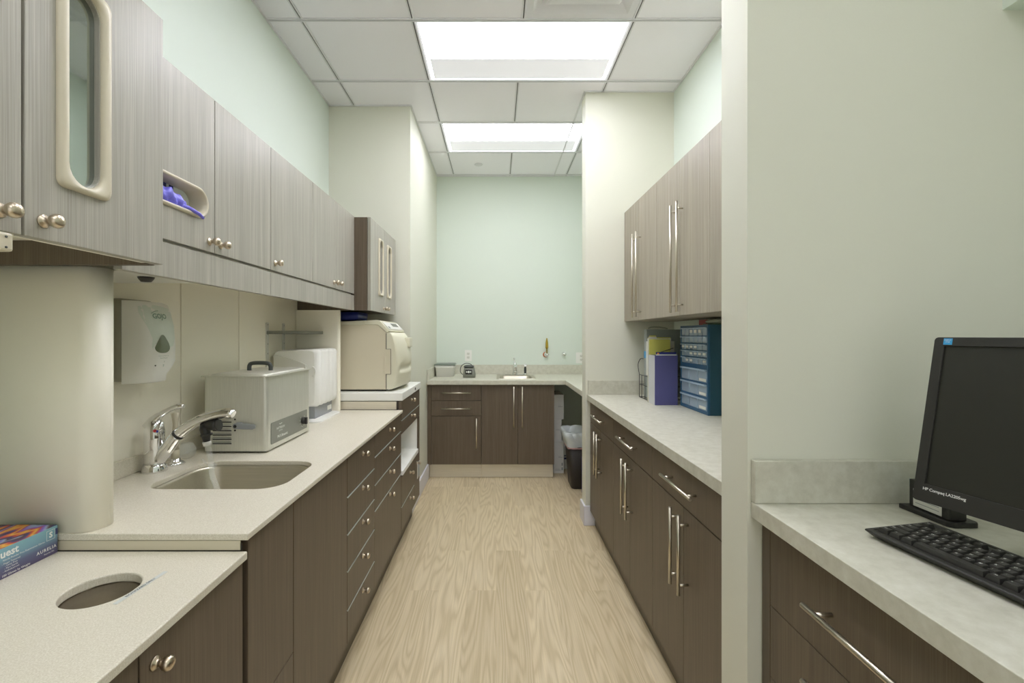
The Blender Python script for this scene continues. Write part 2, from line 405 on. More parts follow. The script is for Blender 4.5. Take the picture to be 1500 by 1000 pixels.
# ---------------------------------------------------------------- ceiling lights
labs = ['recessed ceiling light panel nearest the camera in view, above the passage', 'recessed ceiling light panel farther along, close to the pale green end wall',
 'added unseen recessed ceiling light panel overhead, above the near end of the long counters',
        'added unseen recessed ceiling light panel above the spot the photo is taken from', 'added unseen recessed ceiling light panel at the rear of the room']
for ri, (r, lb) in enumerate(zip(lightrows, labs)):
    M['lens'] = mat('lit_lens', (255, 255, 255), 0.5, emit=(247, 247, 253), estr=lightpower[ri])
    x0, x1, y0, y1 = -.46 + .0125, .757 - .0125, r + .0125, r + .61 - .0125
    t = thing('ceiling_light', lb, 'ceiling light', ((x0 + x1) / 2, (y0 + y1) / 2, HC), group='recessed ceiling lights')
    ym = y0 + .345; zt = HC + .05
    # slim white frame
    fr = MB().plate([[(x0, y0), (x1, y0), (x1, y1), (x0, y1)], [(x0 + .012, y0 + .006), (x1 - .012, y0 + .006), (x1 - .012, y1 - .014), (x0 + .012, y1 - .014)]], 'z', HC - .003, HC + .006)
    fr.box(x0, x0 + .004, y0, y1, HC, HC + .085); fr.box(x1 - .004, x1, y0, y1, HC, HC + .085)
    fr.box(x0, x1, y0, y0 + .004, HC, HC + .085); fr.box(x0, x1, y1 - .004, y1, HC, HC + .085)
    fr.build('frame', 'louver', t)
    # lit lens: curved reflector from near edge up and over
    ln = MB(); pr = [(y0 + .006, HC + .004), (y0 + .06, HC + .03), (y0 + .14, HC + .045), (ym - .04, HC + .05), (ym + .002, HC + .045)]
    v = []; f = []
    for (yy, zz) in pr: v += [(x0 + .006, yy, zz), (x1 - .006, yy, zz)]
    for k in range(len(pr) - 1): f.append((2 * k, 2 * k + 1, 2 * k + 3, 2 * k + 2))
    ln.add(v, f); lo = ln.build('lens', 'lens', t)
    sm = lo.modifiers.new('s', 'SOLIDIFY'); sm.thickness = .003; sm.offset = 1
    pn = MB().add([(x0 + .03, ym, HC - .001), (x1 - .03, ym, HC - .001), (x1 - .03, y1 - .016, HC + .0), (x0 + .03, y1 - .016, HC + .0),
                   (x0 + .03, ym, HC + .003), (x1 - .03, ym, HC + .003), (x1 - .03, y1 - .016, HC + .003), (x0 + .03, y1 - .016, HC + .003)],
                  [(0, 1, 2, 3), (7, 6, 5, 4), (0, 4, 5, 1), (1, 5, 6, 2), (2, 6, 7, 3), (3, 7, 4, 0)])
    pn.build('panel', 'louver', t)
    e = MB().box(x0 + .006, x1 - .006, ym + .004, y1 - .006, HC + .05, HC + .053)
    e.build('lens', 'lens', t)
# supply diffuser
t = thing('air_vent', 'square stepped white air vent set in the ceiling beside the nearest light', 'air vent', (.4525, 2.225, HC))
x0, x1, y0, y1 = .161, .744, 1.933, 2.517
ring = lambda i, z: [(x0 + i, y0 + i, z), (x1 - i, y0 + i, z), (x1 - i, y1 - i, z), (x0 + i, y1 - i, z)]
MB().loft([ring(0, HC + .004), ring(0, HC - .002), ring(.035, HC - .002), ring(.05, HC + .012), ring(.08, HC + .03)], cap0=False, cap1=True, smooth=False).build('frame', 'grid', t)
MB().loft([ring(.085, HC + .026), ring(.10, HC + .002), ring(.12, HC - .004), ring(.13, HC - .004)], cap0=True, cap1=True, smooth=False).build('plate', 'grid', t)
o = MB().lathe((-.18, 4.68, HC - .004), [(0.0, 0), (.038, 0), (.042, .003), (.042, .007), (0, .007)], 'z', 28).build('sprinkler_cover', 'grid'); tag(o, 'small round white sprinkler cover on the ceiling near the end wall', 'sprinkler cover')

# ---------------------------------------------------------------- LEFT RUN
XF = -.575          # base door faces
# wall lining panels behind the sink counter
bk = thing('backing_panel', 'cream wall panel with vertical seams behind the long sink counter', 'wall panel', (-1.23, 1.9, .9))
for a, b in ((1.05, 1.742), (1.745, 2.135), (2.138, 2.765)):
    bxo('panel', (-1.263, -1.193, a + .001, b - .001, .9, 1.584), 'panel', bk, .0015)
# near gable (rounded front edge) and far gable
P = [(-1.19, 1.05), (-.957, 1.05)] + [(-.957 + .04 * math.sin(a * PI / 16), 1.09 - .04 * math.cos(a * PI / 16)) for a in range(1, 16)] + [(-.917, 1.095), (-1.19, 1.095)]
o = MB().plate([P], 'z', .9, 1.5075).build('divider_panel', 'panel', None); tag(o, 'wide cream upright panel with rounded front edge at the near end of the sink counter', 'divider panel')
for p in o.data.polygons: p.use_smooth = abs(p.normal.z) < .5
P = [(-1.19, 2.738), (-.945, 2.738)] + [(-.945 + .012 * math.sin(a * PI / 12), 2.75 - .012 * math.cos(a * PI / 12)) for a in range(1, 12)] + [(-.933, 2.762), (-1.19, 2.762)]
o = MB().plate([P], 'z', .9, 1.50).build('divider_panel', 'panel', None); tag(o, 'cream upright panel between the ribbed towel dispenser and the tabletop steriliser', 'divider panel')
# --- base cabinets
def door(parent, y0, y1, z0, z1, x=XF, m='wood', name='door', th=.019, top_edge=False, side=1):
    g = .0018
    mb = MB().box(x - th * side, x, y0 + g, y1 - g, z0 + g, z1 - g)
    return mb.build(name, m, parent, .0012)
def carcass(parent, y0, y1, z0, z1, xb, xf, m='wood'):
    return MB().box(xb, xf, y0 + .001, y1 - .001, z0, z1).build('body', m, parent, 0)
ZB = .157
t = thing('base_cabinet', 'brown wood cabinet with round knobs below the low counter with the round hole', 'cabinet', (-.9, .7, 0), group='base cabinets of the left run')
# open-topped box so the waste chute hangs inside
cb = MB(); cb.box(XL + .002, XF - .02, .3, .318, ZB, .84); cb.box(XL + .002, XF - .02, 1.028, 1.046, ZB, .84); cb.box(XL + .002, XF - .02, .318, 1.028, ZB, ZB + .018); cb.box(XL + .002, XL + .02, .318, 1.028, ZB, .84)
cb.build('body', 'edge', t)
d1 = door(t, .742, 1.046, ZB, .838); knob(d1, XF, .775, .799)
d2 = door(t, .435, .742, ZB, .838); knob(d2, XF, .709, .799)
t2 = thing('base_cabinet', 'wide brown wood cabinet without knobs below the left sink', 'cabinet', (-.9, 1.41, 0), group='base cabinets of the left run')
cb = MB(); cb.box(XL + .002, XF - .02, 1.052, 1.07, ZB, .882); cb.box(XL + .002, XF - .02, 1.758, 1.776, ZB, .882); cb.box(XL + .002, XF - .02, 1.07, 1.758, ZB, ZB + .018)
cb.build('body', 'edge', t2)
door(t2, 1.066, 1.307, .453, .877); door(t2, 1.066, 1.307, ZB, .453, name='lower_panel'); door(t2, 1.307, 1.776, ZB, .877)
bxo('end_panel', (XL + .01, XF - .004, 1.0485, 1.0515, .30, .877), 'edge', t2, 0)
def stack(label, y0, y1, splits, knobs, loc):
    t = thing('drawer_cabinet', label, 'cabinet', loc, group='base cabinets of the left run')
    carcass(t, y0, y1, ZB, .882, XL + .002, XF - .02, 'edge')
    zs = [.877] + splits + [ZB]
    for i in range(len(zs) - 1):
        last = i == len(zs) - 2 and len(zs) == 5
        d = door(t, y0, y1, zs[i + 1], zs[i], name='door' if last else 'drawer')
        if i > 0:  # pale metal edge visible on top of each front
            MB().box(XF - .017, XF + .0008, y0 + .004, y1 - .004, zs[i] - .0046, zs[i] - .0012).build('edge_strip', 'gapm', d)
        knob(d, XF, (y0 + y1) / 2 + .003, knobs[i])
    return t
stack('brown wood stack of five drawers next to the unit with three drawers over a door', 1.778, 2.179, [.724, .579, .436, .286], [.842, .695, .55, .403, .254], (-.9, 1.98, 0))
stack('brown wood unit of three drawers over a door, below the sink counter far end', 2.179, 2.786, [.773, .640, .517], [.842, .740, .616, .494], (-.9, 2.48, 0))
# toe kick pieces, one per unit
o = bxo('toe_kick', (-.66, -.63, .3, 3.452, .002, ZB - .002), 'wood', None, .001); tag(o, 'recessed dark brown plinth along the floor below the left cabinets', 'plinth')
# steriliser cabinet
t = thing('steriliser_cabinet', 'brown wood cabinet with an open white niche below the tabletop steriliser', 'cabinet', (-.9, 3.12, 0))
cb = MB(); cb.box(XL + .002, XF - .02, 2.792, 3.452, .749, .95); cb.box(XL + .002, XF - .02, 2.792, 3.452, ZB, .49)
cb.box(XL + .002, XF - .02, 3.372, 3.452, .49, .749); cb.box(XL + .002, XL + .02, 2.80, 3.37, .49, .749)
cb.build('body', 'edge', t)
bxo('end_panel', (-1.18, XF - .03, 2.787, 2.7915, .902, .95), 'kick', t, 0)
ni = MB(); ni.box(XL + .021, XF - .005, 3.36, 3.371, .49, .748); ni.box(XL + .021, XL + .03, 2.81, 3.359, .49, .748); ni.box(XL + .021, XF - .01, 2.792, 2.8, .49, .748); ni.box(XL + .031, XF - .01, 2.801, 3.359, .742, .748)
ni.build('niche_lining', 'white', t)
kz = [(.95, .833, .915), (.833, .747, .808)]
for a, b, c in kz:
    d = door(t, 2.794, 3.452, b, a, name='drawer'); knob(d, XF, 3.12, c)
    if a < .9: MB().box(XF - .017, XF + .0008, 2.8, 3.448, a - .0046, a - .0012).build('edge_strip', 'gapm', d)
door(t, 3.372, 3.452, .49, .747, name='stile')
for a, b, c in ((.49, .305, .438), (.305, ZB, .268)):
    d = door(t, 2.794, 3.23, b, a, name='drawer'); knob(d, XF, 3.07, c)
    if a < .4: MB().box(XF - .017, XF + .0008, 2.8, 3.226, a - .0046, a - .0012).build('edge_strip', 'gapm', d)
d = door(t, 3.23, 3.452, ZB, .49); knob(d, XF, 3.33, .43)
g = MB().box(XF + .001, XF + .004, 3.34, 3.43, .31, .42)
for k in range(9): g.box(XF + .004, XF + .006, 3.348, 3.422, .318 + k * .011, .322 + k * .011, 1)
g.build('vent_grille', ['whitegrey', 'grey_pl'], d)
sh = MB().box(-1.22, -.567, 2.802, 3.357, .497, .527); sh.build('pull_out_shelf', 'white', t, .004)
# slab on top of it
o = MB().box(XL + .002, -.567, 2.787, 3.455, .953, 1.002).build('countertop', 'white', None, .005, 3); tag(o, 'thick white top slab carrying the tabletop steriliser', 'countertop')
bxo('switch', (-.5672, -.5655, 3.21, 3.245, .968, .985), 'black', o, .001)
# --- main countertop with sink cut-out
SX0, SX1, SY0, SY1 = -1.045, -.64, 1.353, 1.655
sinkloop = rrect(SX0, SX1, SY0, SY1, [.075, .075, .06, .075], 8)
ct = thing('countertop', 'long speckled cream counter with the undermounted steel sink, on the left', 'countertop', (-.9, 1.9, .884))
edge = [(XL + .002, 1.046), (-.564, 1.046), (-.564, 2.782), (XL + .002, 2.782)]
MB().plate([edge, sinkloop], 'z', .884, .8995).build('slab', 'corian', ct, .0025, 2)
bxo('backsplash', (-1.193, -1.18, 1.097, 2.736, .9, .955), 'corian', ct, .002)
bxo('end_strip', (-1.17, -.582, 1.0465, 1.049, .8625, .8835), 'cream', ct, 0)
# --- sink
sk = thing('sink', 'rectangular stainless sink set under the speckled left counter', 'sink', (-.84, 1.5, .72))
rings = []
for z, ins, rr in ((.8835, -.012, .085), (.8835, 0.0, .075), (.874, .003, .072), (.76, .012, .065), (.735, .025, .055), (.725, .055, .035)):
    rings.append([(x, y, z) for x, y in rrect(SX0 + ins, SX1 - ins, SY0 + ins, SY1 - ins, rr, 8)])
o = MB().loft(rings, cap0=False, cap1=True).build('bowl', 'sinksteel', sk)
md = o.modifiers.new('s', 'SOLIDIFY'); md.thickness = .0012; md.offset = -1
MB().lathe((-.84, 1.5, .7265), [(0.0, 0), (.02, 0), (.04, .002), (.043, .003), (.043, 0)], 'z', 24).build('drain', 'chrome', sk)
# --- low countertop with round chute
lc = thing('countertop', 'lower speckled cream counter with a round waste hole, nearest on the left', 'countertop', (-.9, .7, .84))
hc = (-.761, .887); hr = .0627
hole = [(hc[0] + hr * math.cos(2 * PI * k / 56), hc[1] + hr * math.sin(2 * PI * k / 56)) for k in range(56)]
MB().plate([[(XL + .002, .3), (-.564, .3), (-.564, 1.0455), (XL + .002, 1.0455)], hole], 'z', .8425, .861).build('slab', 'corian', lc, .003, 3)
w = MB().lathe((hc[0], hc[1], 0), [(hr + .004, .842), (hr + .001, .8395), (hr - .0005, .838), (hr - .0005, .40), (hr - .002, .395), (0, .395)], 'z', 56)
o = w.build('waste_chute', 'chute', lc)
md = o.modifiers.new('s', 'SOLIDIFY'); md.thickness = .0012; md.offset = 1
# label tape beside the hole
a = Vector((-.694, .838, .8613)); b = Vector((-.684, .954, .8613)); dr = (b - a).normalized(); up = Vector((-dr.y, dr.x, 0))
lb = MB(); q = [a - up * .0045, b - up * .0045, b + up * .0045, a + up * .0045]
lb.add([p + Vector((0, 0, 0)) for p in q] + [p + Vector((0, 0, .0004)) for p in q], [(0, 3, 2, 1), (4, 5, 6, 7), (0, 1, 5, 4), (1, 2, 6, 5), (2, 3, 7, 6), (3, 0, 4, 7)])
addtext(lb, 'BIOHAZARD ONLY', (a + b) / 2 - dr * .002 + Vector((0, 0, .0006)), dr, up, .0078, 1, 1.0, .0001)
o = lb.build('label_tape', [mat('clear_label_tape', (205, 209, 205), .3), 'ink_dark'], None); tag(o, 'thin strip of printed label tape beside the round hole on the low counter', 'label')

# ---------------------------------------------------------------- left wall cabinets
XU = -.852
XB = XL + .002
def window_door(parent, x, y0, y1, z0, z1, wy0, wy1, wz0, wz1, ky, kz, m='woodup'):
    g = .0018
    pill = rrect(wy0 + .021, wy1 - .021, wz0 + .014, wz1 - .014, (wy1 - wy0 - .042) / 2 - .0002, 10)
    d = MB().plate([[(y0 + g, z0 + g), (y1 - g, z0 + g), (y1 - g, z1 - g), (y0 + g, z1 - g)], pill], 'x', x - .019, x).build('door', m, parent, .001)
    outer = rrect(wy0, wy1, wz0, wz1, .014, 5)
    f = MB()
    n = len(outer); inn = rrect(wy0 + .019, wy1 - .019, wz0 + .012, wz1 - .012, (wy1 - wy0 - .038) / 2 - .0002, 5)
    # bulged frame: four loops lofted between rectangular outside and pill inside
    def L(t, xx): return [(xx, outer[i][0] * (1 - t) + inn[i][0] * t, outer[i][1] * (1 - t) + inn[i][1] * t) for i in range(n)]
    f.loft([L(0, x), L(0.0, x + .004), L(.12, x + .0075), L(.45, x + .010), L(.8, x + .009), L(.95, x + .0065), L(1, x + .002), L(1, x - .012), L(.7, x - .012)], cap0=False, cap1=False)
    f.build('window_frame', 'cream', d)
    gl = MB().plate([pill], 'x', x - .013, x - .010).build('glass', 'glass_mirror', d)
    knob(d, x, ky, kz); return d
XT = -.755
t = thing('wall_cabinet', 'grey-brown wall cabinet with tall oval window, nearest on the left', 'cabinet', (-1.0, .74, 1.508), group='wall cabinets of the left run')
cb = MB()
cb.box(XB, XT - .021, .3, 1.046, 1.58, 2.066); cb.box(XB, XT - .021, 1.03, 1.046, 1.508, 1.58)
cb.build('body', 'wood', t)
MB().box(XB, XT - .0385, .3, 1.029, 1.562, 1.579).build('bottom_panel', 'panel', t)
MB().box(XT - .038, XT - .0205, .3, 1.029, 1.512, 1.579).build('light_rail', 'panel', t)
window_door(t, XT, .736, 1.046, 1.508, 2.066, .790, .898, 1.608, 1.99, .768, 1.540)
d = door(t, .43, .7345, 1.508, 2.066, XT, 'woodup'); knob(d, XT, .700, 1.540)
t2 = bxo('hinge_bracket', (-.765, -.745, .60, .712, 1.478, 1.507), 'cream', t, .004)
def holes(mb, x, pts, r=.0025):
    for (y, z) in pts: mb.lathe((x, y, z), [(0, 0), (r, 0), (r, .001), (0, .001)], 'x', 10)
h = MB(); holes(h, -.7448, [(.70, 1.484), (.688, 1.4855), (.70, 1.50)], .0018); h.build('screw', 'darkgrey', t2)

def upper(label, y0, y1, doors, knobs, loc, valance=True, port=False):
    t = thing('wall_cabinet', label, 'cabinet', loc, group='wall cabinets of the left run')
    if port:
        zz = (1.68, 1.775)
        cb = MB(); cb.box(XB, XU - .12, y0 + .001, y1 - .001, 1.60, 2.06); cb.box(XU - .1195, XU - .021, y0 + .001, y1 - .001, 1.60, 1.64); cb.box(XU - .1195, XU - .021, y0 + .001, y1 - .001, 1.80, 2.06); cb.box(XU - .1195, XU - .021, 1.36, y1 - .001, 1.64, 1.80); cb.build('body', 'edge', t)
    else: MB().box(XB, XU - .021, y0 + .001, y1 - .001, 1.60, 2.06).build('body', 'edge', t)
    for i, (a, b) in enumerate(doors):
        if port and i == 0:
            pl = rrect(1.118, 1.352, 1.691, 1.768, .0383, 10); g = .0018
            d = MB().plate([[(a + g, 1.598), (b - g, 1.598), (b - g, 2.062), (a + g, 2.062)], pl], 'x', XU - .019, XU).build('door', 'woodup', t, .001)
            inn = rrect(1.123, 1.347, 1.696, 1.763, .0333, 10); out = rrect(1.112, 1.358, 1.686, 1.773, .0433, 10)
            L = lambda q, xx: [(xx, p[0], p[1]) for p in q]
            mid = rrect(1.117, 1.353, 1.691, 1.768, .0383, 10)
            MB().loft([L(out, XU), L(out, XU + .004), L(mid, XU + .008), L(inn, XU + .005), L(inn, XU - .05)], cap0=False, cap1=False).build('port_frame', 'cream', d)
        else: d = door(t, a, b, 1.5965, 2.0635, XU, 'woodup')
        knob(d, XU, knobs[i], 1.628)
    v = MB().box(XU - .02, XU, y0 + .001, y1 - .001, 1.5, 1.589).build('valance', 'woodup', t, .001)
    MB().box(XB, XU - .021, y0 + .001, y1 - .001, 1.585, 1.5995).build('bottom_panel', 'panel', t)
    return t
UP = upper('grey-brown wall cabinet with the glove slot in its first door', 1.048, 1.742, [(1.048, 1.395), (1.395, 1.742)], [1.368, 1.423], (-1.05, 1.395, 1.5), port=True)
upper('plain grey-brown wall cabinet of three doors, beside the projecting unit with two oval windows', 1.742, 2.765, [(1.742, 2.138), (2.138, 2.447), (2.447, 2.765)], [1.775, 2.418, 2.478], (-1.05, 2.25, 1.5))
# glove box and glove inside the slot
gb = bxo('glove_box', (-.958, -.897, 1.09, 1.345, 1.642, 1.785), 'disp_label', None, .001, org=(-.94, 1.2, 1.642)); tag(gb, 'pale printed glove box behind the oval slot in the wall cabinet door', 'box')
pr = MB()
for k, y in enumerate((1.20, 1.235, 1.262)): pr.box(-.8968, -.896, y, y + .016, 1.735, 1.765)
pr.box(-.8968, -.896, 1.15, 1.25, 1.729, 1.734); pr.box(-.8968, -.896, 1.325, 1.332, 1.70, 1.71); pr.build('print', 'navy', gb)
def blob(n_u, n_v, fn, mi=0):
    v = []; f = []
    for i in range(n_u + 1):
        for j in range(n_v): v.append(fn(i / n_u, 2 * PI * j / n_v))
    for i in range(n_u):
        for j in range(n_v): f.append((i * n_v + j, i * n_v + (j + 1) % n_v, (i + 1) * n_v + (j + 1) % n_v, (i + 1) * n_v + j))
    return v, f
from mathutils import noise as mn
def gfn(u, a):
    y = 1.145 + u * .155; r = math.sin(PI * min(1, u * 1.02 + .04)) ** .5 if u < .98 else .15
    p = Vector((-.880, y, 1.724 + .006 * math.cos(u * 5) - u * .016)); rr = .026 * r * (1 + .55 * mn.noise(Vector((y * 70, math.cos(a) * 1.6, math.sin(a) * 1.6))))
    return (p.x + rr * .75 * math.cos(a) + .010, y, p.z + rr * math.sin(a))
v, f = blob(40, 26, gfn)
gl = MB().add(v, f, 0, True)
gl.tube([(-.872, 1.215, 1.702), (-.862, 1.25, 1.703), (-.850, 1.275, 1.702), (-.838, 1.30, 1.692), (-.836, 1.315, 1.684)], [.007, .007, .006, .005, .004], 8)
o = gl.build('rubber_glove', 'purple', None); tag(o, 'crumpled violet glove hanging out of the oval slot in the cabinet door', 'glove')

# projecting tower with two oval windows
t = thing('wall_cabinet', 'projecting dark wall cabinet with two narrow oval windows above the steriliser', 'cabinet', (-1.0, 3.1, 1.5), group='wall cabinets of the left run')
MB().box(XB, XT - .021, 2.768, 3.45, 1.53, 2.06).box(XB, XT - .021, 2.768, 2.786, 1.5, 1.53).build('body', 'wood', t, .001)
MB().box(XB, XT - .03, 2.79, 3.448, 1.508, 1.529).build('bottom_panel', 'wood', t)
window_door(t, XT, 2.768, 3.115, 1.499, 2.062, 2.95, 3.07, 1.606, 1.975, 3.082, 1.528)
window_door(t, XT, 3.115, 3.45, 1.499, 2.062, 3.178, 3.30, 1.606, 1.975, 3.148, 1.528)
# under-cabinet bracket plate and housing near the gable
o = bxo('under_cabinet_bracket', (-1.15, -.90, 1.13, 1.40, 1.508, 1.522), 'whitegrey', None, .003, org=(-1.0, 1.2, 1.545)); tag(o, 'flat metal bracket plate below the wall cabinet above the soap dispenser', 'bracket')
MB().box(-1.10, -.95, 1.16, 1.37, 1.5225, 1.585).build('housing', 'whitegrey', o)
MB().lathe((-.95, 1.25, 1.503), [(0, -.008), (.012, -.008), (.018, 0), (.02, .005), (0, .005)], 'z', 16).build('screw_knob', 'black', o)
MB().lathe((-1.05, 1.2, 1.507), [(0, -.002), (.004, -.002), (.005, .001), (0, .001)], 'z', 12).build('screw', 'chrome', o)

# ---------------------------------------------------------------- soap dispenser
mp = bxo('mounting_board', (-1.1925, -1.186, 1.20, 1.55, 1.22, 1.452), 'cream', None, .001, org=(-1.19, 1.3, 1.22)); tag(mp, 'flat cream board on the wall behind the soap dispenser', 'mounting board')
t = thing('soap_dispenser', 'white wall-mounted soap dispenser with a tinted window and grey-green logo', 'soap dispenser', (-1.185, 1.485, 1.20))
y0, y1 = 1.408, 1.565
def dring(x, z0, z1, yi, r): return [(x, y, z) for y, z in rrect(y0 + yi, y1 - yi, z0, z1, r, 6)]
MB().loft([dring(-1.1855, 1.205, 1.465, 0, .02), dring(-1.165, 1.205, 1.465, 0, .02), dring(-1.150, 1.21, 1.460, .003, .02)], cap0=True, cap1=True).build('back_shell', 'disp_grey', t)
# front cover: side profile extruded with rounded shoulders; profile x as function of z
prof = [(1.200, -1.090), (1.204, -1.084), (1.222, -1.083), (1.245, -1.069), (1.265, -1.063), (1.32, -1.062), (1.38, -1.068), (1.43, -1.081), (1.45, -1.092), (1.458, -1.112)]
fv = []; NS = 20
for (z, xf) in prof:
    row = []
    # narrower at the bottom (nozzle) as in the photo
    k = max(0, min(1, (1.262 - z) / .05)); cut = .022 * k
    for s in range(NS + 1):
        u = s / NS * 2 - 1; hw = .074
        yy = (y0 + y1) / 2 + u * hw
        w = 1 - abs(u) ** 5; xx = -1.149 + (xf + 1.149) * (max(0, w)) ** .6
        if k > 0: xx = -1.149 + (xx + 1.149) * (1 - .55 * k * max(0, abs(u) - .35) / .65)
        row.append((xx, yy, z))
    fv.append(row)
mb = MB(); v = [p for r in fv for p in r]; n = NS + 1
f = [(i * n + k, i * n + k + 1, (i + 1) * n + k + 1, (i + 1) * n + k) for i in range(len(fv) - 1) for k in range(NS)]
mb.add(v, f, 0, True)
mb.add(fv[0] + [(-1.149, y0 + .0045, prof[0][0]), (-1.149, y1 - .0045, prof[0][0])], [tuple(range(n)) ])
mb.add(fv[-1], [tuple(range(n))])
cov = mb.build('front_cover', 'white', t)
def xf_at(z):
    for i in range(len(prof) - 1):
        if prof[i][0] <= z <= prof[i + 1][0]:
            a = (z - prof[i][0]) / (prof[i + 1][0] - prof[i][0]); return prof[i][1] * (1 - a) + prof[i + 1][1] * a
    return prof[-1][1]
def xs(y, z, up=.0006):
    u = (y - (y0 + y1) / 2) / .074; w = max(0, 1 - abs(u) ** 5) ** .6
    return -1.149 + (xf_at(z) + 1.149) * w + up
def drape(mb, loop2d, mi, up, step=10):
    """fan patch following the cover"""
    cx = sum(p[0] for p in loop2d) / len(loop2d); cz = sum(p[1] for p in loop2d) / len(loop2d)
    rings = [[(cx + (p[0] - cx) * t, cz + (p[1] - cz) * t) for p in loop2d] for t in (1, .8, .55, .3, .05)]
    vv = [(xs(a, b, up), a, b) for r in rings for (a, b) in r]; m = len(loop2d); ff = []
    for i in range(len(rings) - 1):
        for k in range(m): ff.append((i * m + k, i * m + (k + 1) % m, (i + 1) * m + (k + 1) % m, (i + 1) * m + k))
    ff.append(tuple((len(rings) - 1) * m + k for k in range(m)))
    mb.add(vv, ff, mi, True)
lab = MB()
yc = 1.464
L1 = [(yc + q[0], q[1]) for q in [(-.042, 1.44), (-.043, 1.42), (-.040, 1.40), (-.036, 1.38), (-.032, 1.36), (-.028, 1.34), (-.030, 1.31), (0.0, 1.305), (.050, 1.315), (.062, 1.34), (.066, 1.38), (.065, 1.42), (.060, 1.438), (.03, 1.444), (0, 1.446), (-.03, 1.445)]]
drape(lab, L1, 0, .0010)
lab.build('label', 'disp_label', t)
wn = MB(); L2 = [(yc + .004 + .029 * math.copysign(abs(math.cos(a)) ** .75, math.cos(a)) * (1 - .58 * max(0, math.sin(a))), 1.312 + (.040 if math.sin(a) > 0 else .018) * math.copysign(abs(math.sin(a)) ** .85, math.sin(a))) for a in [2 * PI * k / 28 for k in range(28)]]
drape(wn, L2, 0, .0022); wn.build('window', 'window_foam', t)
tx = MB()
def droptext(mb, s, yc_, zc, size, bold=0, space=1.0, up=.003):
    v, f = textmesh(s, size, space, bold)
    mb.add([(xs(yc_ + p.x, zc + p.y, up), yc_ + p.x, zc + p.y) for p in v], f, 0)
droptext(tx, 'GOJO', yc + .006, 1.410, .022, .0006, .95)
arc = [(yc - .024 + k * .004, 1.418 + .009 * math.sin(k / 7 * PI * .55)) for k in range(8)]
for k in range(7):
    a, b = arc[k], arc[k + 1]
    tx.add([(xs(a[0], a[1], .003), a[0], a[1]), (xs(b[0], b[1], .003), b[0], b[1]), (xs(b[0], b[1], .003), b[0], b[1] + .002), (xs(a[0], a[1], .003), a[0], a[1] + .002)], [(0, 1, 2, 3)])
droptext(tx, 'Luxurious Foam Soap', yc + .006, 1.285, .0048); droptext(tx, 'Savon Moussant', yc + .006, 1.278, .0048)
droptext(tx, 'V', yc + .008, 1.266, .008); droptext(tx, '%', yc + .008, 1.254, .011)
tx.build('logo', 'green_ink', t)
MB().lathe((xs(yc - .02, 1.255, 0), yc - .02, 1.255), [(0, 0), (.002, 0), (.002, .002), (0, .002)], 'x', 10).build('sensor', 'black', t)

# ---------------------------------------------------------------- faucet on the left counter
fx, fy = -1.135, 1.53
t = thing('faucet', 'large chrome single-lever faucet arching over the left sink', 'faucet', (fx, fy, .8995), group=None)
MB().lathe((fx, fy, .8995), [(.0, 0), (.037, 0), (.037, .004), (.034, .018), (.031, .026), (0, .026)], 'z', 32).build('base', 'chrome', t)
MB().lathe((fx, fy, .9257), [(.029, 0), (.030, .01), (.030, .05), (.0295, .083), (.0297, .0845), (.0295, .088), (.029, .11), (.026, .128), (.02, .14), (.010, .147), (0, .149)], 'z', 32).build('body', 'chrome', t)
def spline(pts, n=8):
    P = [Vector(p) for p in pts]; out = []
    for i in range(len(P) - 1):
        a = P[max(i - 1, 0)]; b = P[i]; c = P[i + 1]; d = P[min(i + 2, len(P) - 1)]
        for k in range(n):
            u = k / n; out.append(.5 * ((2 * b) + (c - a) * u + (2 * a - 5 * b + 4 * c - d) * u * u + (3 * b - a - 3 * c + d) * u ** 3))
    out.append(P[-1]); return out
def lerp_r(rs, n):
    out = []
    for i in range(len(rs) - 1):
        for k in range(8): out.append(rs[i] + (rs[i + 1] - rs[i]) * k / 8)
    out.append(rs[-1]); return out
sp = [(-1.122, .935), (-1.095, .972), (-1.063, 1.014), (-1.028, 1.044), (-.985, 1.069), (-.935, 1.086), (-.89, 1.093), (-.872, 1.088)]
pts = spline([(a, fy, b) for a, b in sp]); rs = lerp_r([.02, .022, .019, .018, .017, .0175, .0165, .012], 8)
k0 = 17
MB().tube(pts[:k0 + 1], rs[:k0 + 1], 18).build('spout', 'chrome', t)
MB().tube([pts[k0], pts[k0 + 1]], [rs[k0] + .0008, rs[k0 + 1] + .0008], 18).build('seal_ring', 'black', t)
MB().tube(pts[k0 + 1:], rs[k0 + 1:], 18).build('spray_head', 'chrome', t)
lv = [(-1.148, 1.045), (-1.135, 1.068), (-1.112, 1.088), (-1.082, 1.105), (-1.052, 1.115), (-1.038, 1.114)]
MB().tube(spline([(a, fy, b) for a, b in lv]), lerp_r([.024, .017, .010, .008, .0105, .006], 8), 14).build('lever', 'chrome', t)
MB().tube([(fx + .012, fy - .010, 1.035), (fx + .028, fy - .014, 1.045), (fx + .034, fy - .012, 1.066)], [.014, .012, .006], 12).build('lever_hub', 'chrome', t)
MB().lathe((fx + .020, fy - .026, 1.038), [(0, 0), (.005, 0), (.005, .001), (0, .001)], '-y', 14).build('hot_mark', 'redd', t)
MB().lathe((fx + .027, fy - .024, 1.036), [(0, 0), (.004, 0), (.004, .001), (0, .001)], '-y', 14).build('cold_mark', 'blued', t)
